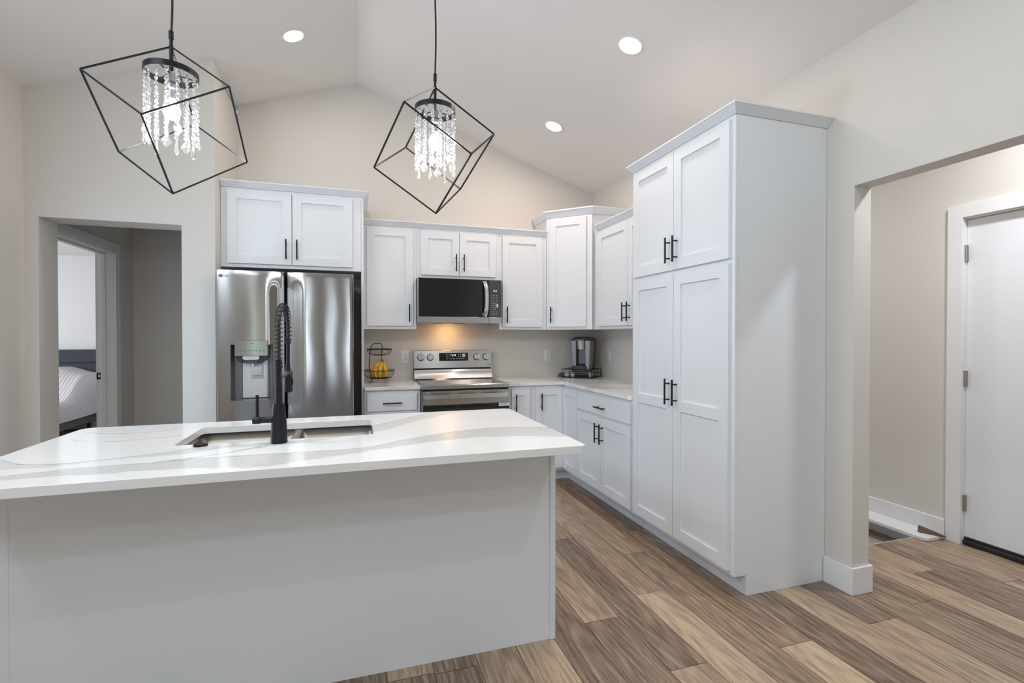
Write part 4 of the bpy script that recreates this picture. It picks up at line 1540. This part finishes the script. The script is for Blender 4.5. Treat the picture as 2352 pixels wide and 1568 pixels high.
bm = new()
loft([ksec(.012, KW - .040, .005, .10, .0, .03), ksec(.016, KW - .040, .008, .10, .028, .03)], bm)
lathe(bm, [(.058, .028), (.058, .036), (.052, .038), (0, .038)], 28, Matrix.Translation((.100, .060, 0)))
obj('drip_tray', bm, M_blackpl, t, 50)

bm = new()
c0 = toW @ Vector((-.006, .02, .0025)); 
loops = []
for k in range(46):
    u = k / 45
    a = u * 3 * 2 * PI
    loops.append(toW @ Vector((-.055 + .034 * math.cos(a) * (1 - .4 * u), .10 + .035 * math.sin(a) + .03 * u, .0036 + .0075 * (k // 15) + .012 * u)))
loops += [toW @ Vector((-.02, .16, .03)), toW @ Vector((.0, .22, .028)), toW @ Vector((.04, .275, .03))]
tube(bm, loops, .0034, 7)
tag(obj('power_cord', bm, M_rubber, None, 60), 'coiled black power cord beside the pod drawer on the counter', 'cord')


# ------------------------------------------------------------------ pendants
def pendant(label, T, rot):
    t = thing('pendant_light', label, 'pendant light', T, 0, 'caged crystal pendants over the island')
    S = .3315
    ax = [Vector(v) * S for v in rot]
    keys = {}
    for i in (0, 1):
        for j in (0, 1):
            for k in (0, 1):
                keys[(i, j, k)] = ax[0] * i + ax[1] * j + ax[2] * k
    bm = new()
    for a in keys:
        for d in ((1, 0, 0), (0, 1, 0), (0, 0, 1)):
            b = tuple(p + q for p, q in zip(a, d))
            if b in keys:
                tube(bm, [keys[a], keys[b]], .0042, 4, sq=True)
    obj('cube_cage', bm, M_black, t)
    zt = zc(T[0]) - T[2]
    bm = new()
    pts = []
    for k in range(24):
        u = k / 23
        pts.append((.004 * math.sin(u * 9), .003 * math.sin(u * 7 + 1) - .0, .055 + (zt - .06 - .03) * u))
    tube(bm, pts, .0042, 8)
    obj('cord', bm, M_rubber, t, 60)
    bm = new(); lathe(bm, [(0, zt + .016), (.062, zt + .016), (.062, zt - .026), (.055, zt - .034), (0, zt - .034)], 32)
    obj('canopy', bm, M_black, t, 40)
    bm = new()
    tube(bm, [(0, 0, .030), (0, 0, .060)], .0085, 14)
    tube(bm, [(0, 0, .004), (0, 0, .034)], .0062, 14)
    tube(bm, [(0, 0, -.103), (0, 0, .006)], .0072, 14)
    obj('stem', bm, M_black, t, 40)
    zr = -.106
    bm = new()
    lathe(bm, [(.0895, zr - .010), (.0925, zr - .010), (.0925, zr + .012), (.0895, zr + .012), (.0895, zr - .010)], 48, cap=False)
    rg = obj('ring', bm, M_black, t, 40)
    bm = new()
    for a in (R(20), R(140), R(260)):
        tube(bm, [(0, 0, zr), (.090 * math.cos(a), .090 * math.sin(a), zr - .004)], .0032, 8)
    obj('ring_spoke', bm, M_black, rg, 40)
    bm = new()
    lathe(bm, [(.012, zr + .006), (.019, zr - .004), (.019, zr - .045), (.022, zr - .047), (.022, zr - .060), (.016, zr - .064), (.016, zr - .0985), (0, zr - .0985)], 24)
    so = obj('socket', bm, mat('clear_socket_shell', (.45, .46, .48), .15, .7), t, 40)
    zb = -.252
    bm = new()
    lathe(bm, [(0, zb - .033), (.014, zb - .030), (.026, zb - .018), (.0315, 0 + zb), (.028, zb + .016), (.018, zb + .034), (.0135, zb + .046), (0, zb + .046)], 24)
    obj('bulb', bm, M_bulb, t, 60)
    ld = bpy.data.lights.new('bulb_light', 'POINT'); ld.energy = 18; ld.color = (.92, .96, 1); ld.shadow_soft_size = .06
    lo = bpy.data.objects.new('bulb_light', ld); lo.location = (T[0], T[1], T[2] + zb - .065); C.objects.link(lo)
    # strands of faceted beads with long or leaf-shaped drops
    n = 16
    bead_prof = [(0, -.0088), (.0055, -.0072), (.0090, -.0020), (.0090, .0020), (.0055, .0072), (0, .0088)]
    for k in range(n):
        a = 2 * PI * (k + .3) / n
        bm = new()
        L0 = (12, 11, 13, 12)[k % 4]
        M0 = Matrix.Translation((.0875 * math.cos(a), .0875 * math.sin(a), zr - .012)) @ Matrix.Rotation(a + PI / 2 + .5 * math.sin(5 * k), 4, 'Z')
        z = -.012
        tube(bm, [M0 @ Vector((0, 0, .010)), M0 @ Vector((0, 0, -.005))], .0012, 5)
        for j in range(L0):
            Mb = M0 @ Matrix.Translation((0, 0, z)) @ Matrix.Rotation(.35 * math.sin(j * 2.1 + k), 4, 'Z') @ Matrix.Diagonal((1, .62, 1, 1))
            lathe(bm, bead_prof, 8, Mb @ Matrix.Rotation(R(90), 4, 'X') @ Matrix.Diagonal((1, 1, .8, 1)))
            z -= .0178
        sd = obj('crystal_strand', bm, M_crystal, t)
        bm = new()
        Md = M0 @ Matrix.Translation((0, 0, z + .008))
        if k % 2 == 0:
            lathe(bm, [(0, 0), (.0035, -.003), (.0042, -.012), (.0075, -.036), (.0080, -.046), (.0045, -.054), (0, -.060)], 6, Md)
        else:
            pl = [(0, 0), (.006, -.006), (.012, -.013), (.0145, -.019), (.0185, -.024), (.0165, -.032), (.010, -.040), (.0055, -.046), (0, -.052)]
            pl = pl + [(-x, y) for x, y in reversed(pl[1:-1])]
            c1 = bm.verts.new(Md @ Vector((0, -.006, -.025))); c2 = bm.verts.new(Md @ Vector((0, .006, -.025)))
            e1 = [bm.verts.new(Md @ Vector((x, 0, y))) for x, y in pl]
            for i in range(len(e1)):
                bm.faces.new((c1, e1[i], e1[(i + 1) % len(e1)])); bm.faces.new((c2, e1[(i + 1) % len(e1)], e1[i]))
        obj('crystal_drop', bm, M_crystal, sd)
    return t


P1 = (-.684, 2.25, 2.473)
r1 = [[-.7141, -.3935, -.579], [.6995, -.4315, -.5697], [.0257, .8118, -.5834]]
r2 = [[-.4813, -.6682, -.5673], [.8125, -.0973, -.5747], [-.3289, .7376, -.5898]]
pendant('black cube-caged crystal pendant hanging over the sink side of the island, before the hall opening', P1, r1)
pendant('black cube-caged crystal pendant hanging before the cabinets over the microwave', (.350, 2.25, 2.473), r2)


# ------------------------------------------------------------------ recessed lights
def can(label, x, y, visible=True, power=3.0, col=(1.0, 0.92, 0.82)):
    s = SL if x < RX else -SL
    n = Vector((s, 0, -1)).normalized()
    z = zc(x)
    q = n.to_track_quat('-Z', 'Y')
    if visible:
        t = thing('recessed_light', label, 'ceiling light', (x, y, z), 0, 'recessed lights in the sloped ceiling')
        t.rotation_euler = q.to_euler()
        bm = new()
        lathe(bm, [(.068, -.0005), (.086, -.0005), (.088, -.003), (.084, -.006), (.070, -.005)], 40, cap=False)
        obj('trim_ring', bm, M_trim, t, 50)
        bm = new(); lathe(bm, [(0, -.0035), (.068, -.0035), (.068, -.0015), (0, -.0015)], 40)
        obj('lens', bm, M_lens, t)
    area('can_lamp', Vector((x, y, z)) + n * .009, n, .13, .13, power, col, 180, 'DISK')


can('round recessed ceiling light behind the two pendant cords, on the slope over the refrigerator', -.423, 3.908, power=4.6, col=(1.0, 0.95, 0.90))
can('round recessed ceiling light nearest the pantry top, largest of the three', 1.627, 2.69, power=8.4, col=(1.0, 0.80, 0.66))
can('small round recessed ceiling light over the corner cabinets', 1.627, 3.92, power=9.2, col=(1.0, 0.80, 0.66))
can('', -.423, 2.69, False, 4.6, (1.0, 0.96, 0.93))
for x in (-1.58, 1.627):           # the rows running on over the living room behind the camera
    for y in (1.40, .46, -.47, -1.42):
        can('', x, y, False, 2.4 if y > 1 else 5.9, (0.88, 0.95, 1.0))

# ------------------------------------------------------------------ bedroom furniture
BX = -3.50
t = thing('bed_frame', 'charcoal upholstered bed with a panelled headboard in the bedroom', 'bed', (BX - .8, 8.0, 0))
ox, oy = -(BX - .8), -8.0
M_fab = add_bump(mat('charcoal_upholstery', (.055, .062, .078), .9), 500, .4, .003)
M_fab2 = add_bump(mat('grey_bed_base', (.13, .13, .135), .9), 400, .4, .003)
for z0, z1 in ((.28, .62), (.625, .958), (.963, 1.152)):
    bm = new(); box(bm, BX - 1.62 + ox, BX + .06 + ox, 8.52 + oy, 8.61 + oy, z0, z1, .014, 3)
    obj('headboard_panel', bm, M_fab, t, 50)
bm = new(); box(bm, BX - 1.58 + ox, BX + .0 + ox, 6.5 + oy, 8.515 + oy, .145, .30, .02, 2)
obj('base', bm, M_fab2, t, 50)
for x in (BX - 1.5, BX - .08):
    for y in (6.6, 8.4):
        bm = new(); tube(bm, [(x + ox, y + oy, .0125), (x + ox, y + oy, .147)], .025, 10)
        obj('leg', bm, M_blackpl, t, 50)
bm = new(); box(bm, BX - 1.55, BX - .03, 6.55, 8.50, .301, .485, .05, 4)
tag(obj('mattress', bm, M_fab2, None, 50), 'mattress on the charcoal bed, under the ribbed blanket', 'mattress')
bm = new()
nu, nv = 260, 48
S_ = []
for j in range(nv + 1):
    y = 6.50 + 2.0 * j / nv
    row = []
    for i in range(nu + 1):
        s = i / nu * 2.05
        hump = .40 * sstep(7.55, 8.15, y)
        # distance across from the far side; folds over the near edge
        if s < 1.48:
            x = BX - 1.50 + s
            h = hump * (1 - .22 * sstep(1.15, 1.48, s))
            z = .510 + h; nx_, nz_ = 0, 1
        elif s < 1.66:
            a = (s - 1.48) / .18 * PI / 2
            x = BX - .02 + .075 * math.sin(a); z = .510 - .075 + .075 * math.cos(a) + hump * .78 * (1 - .33 * math.sin(a)); nx_, nz_ = math.sin(a), math.cos(a)
        else:
            d = s - 1.66
            x = BX + .055 + .004 * math.sin(d * 9) + .004 * math.sin(y * 5)
            z = .435 + hump * .5226 - d * (.165 + hump * .5226) / .39; nx_, nz_ = 1, 0
        w = .0075 * abs(math.sin(s * PI / .036)) + .001 * math.sin(y * 6 + s * 3)
        row.append(bm.verts.new((x + nx_ * w, y, z + nz_ * w)))
    S_.append(row)
for a, b in zip(S_, S_[1:]):
    for i in range(nu):
        bm.faces.new((a[i], a[i + 1], b[i + 1], b[i]))
bl = obj('blanket', bm, add_bump(mat('white_ribbed_blanket', (.66, .65, .67), .9), 200, .2, .003), None, 180)
tag(bl, 'white ribbed blanket draped over the bed and its pillows', 'blanket')
bm = new(); box(bm, -4.9, -2.75, 5.9, 8.45, -.001, .012, .003)
m = mat('striped_rug_pile', (.5, .5, .5), .95)
nt, b_ = nodes(m)
tc = nt.nodes.new('ShaderNodeTexCoord'); sp_ = nt.nodes.new('ShaderNodeSeparateXYZ'); nz = nt.nodes.new('ShaderNodeTexNoise'); nz.inputs['Scale'].default_value = 5
mr = nt.nodes.new('ShaderNodeMapRange'); mr.inputs['From Min'].default_value = -5.0; mr.inputs['From Max'].default_value = -2.5
ad = nt.nodes.new('ShaderNodeMath'); ad.operation = 'MULTIPLY_ADD'; ad.inputs[1].default_value = .05
cr = nt.nodes.new('ShaderNodeValToRGB'); cr.color_ramp.interpolation = 'CONSTANT'
cr.color_ramp.elements[0].color = (.03, .028, .027, 1); cr.color_ramp.elements[1].position = .40; cr.color_ramp.elements[1].color = (.75, .74, .73, 1)
for p_, v_ in ((.53, .03), (.66, .75), (.74, .03), (.84, .75), (.90, .03)):
    e_ = cr.color_ramp.elements.new(p_); e_.color = (v_, v_, v_, 1)
nt.links.new(tc.outputs['Object'], sp_.inputs[0]); nt.links.new(tc.outputs['Object'], nz.inputs['Vector'])
nt.links.new(sp_.outputs['X'], mr.inputs['Value']); nt.links.new(nz.outputs['Fac'], ad.inputs[0]); nt.links.new(mr.outputs['Result'], ad.inputs[2])
nt.links.new(ad.outputs[0], cr.inputs[0]); nt.links.new(cr.outputs[0], b_.inputs['Base Color'])
tag(obj('striped_rug', bm, m), 'black and white striped rug on the bedroom floor beside the bed', 'rug')
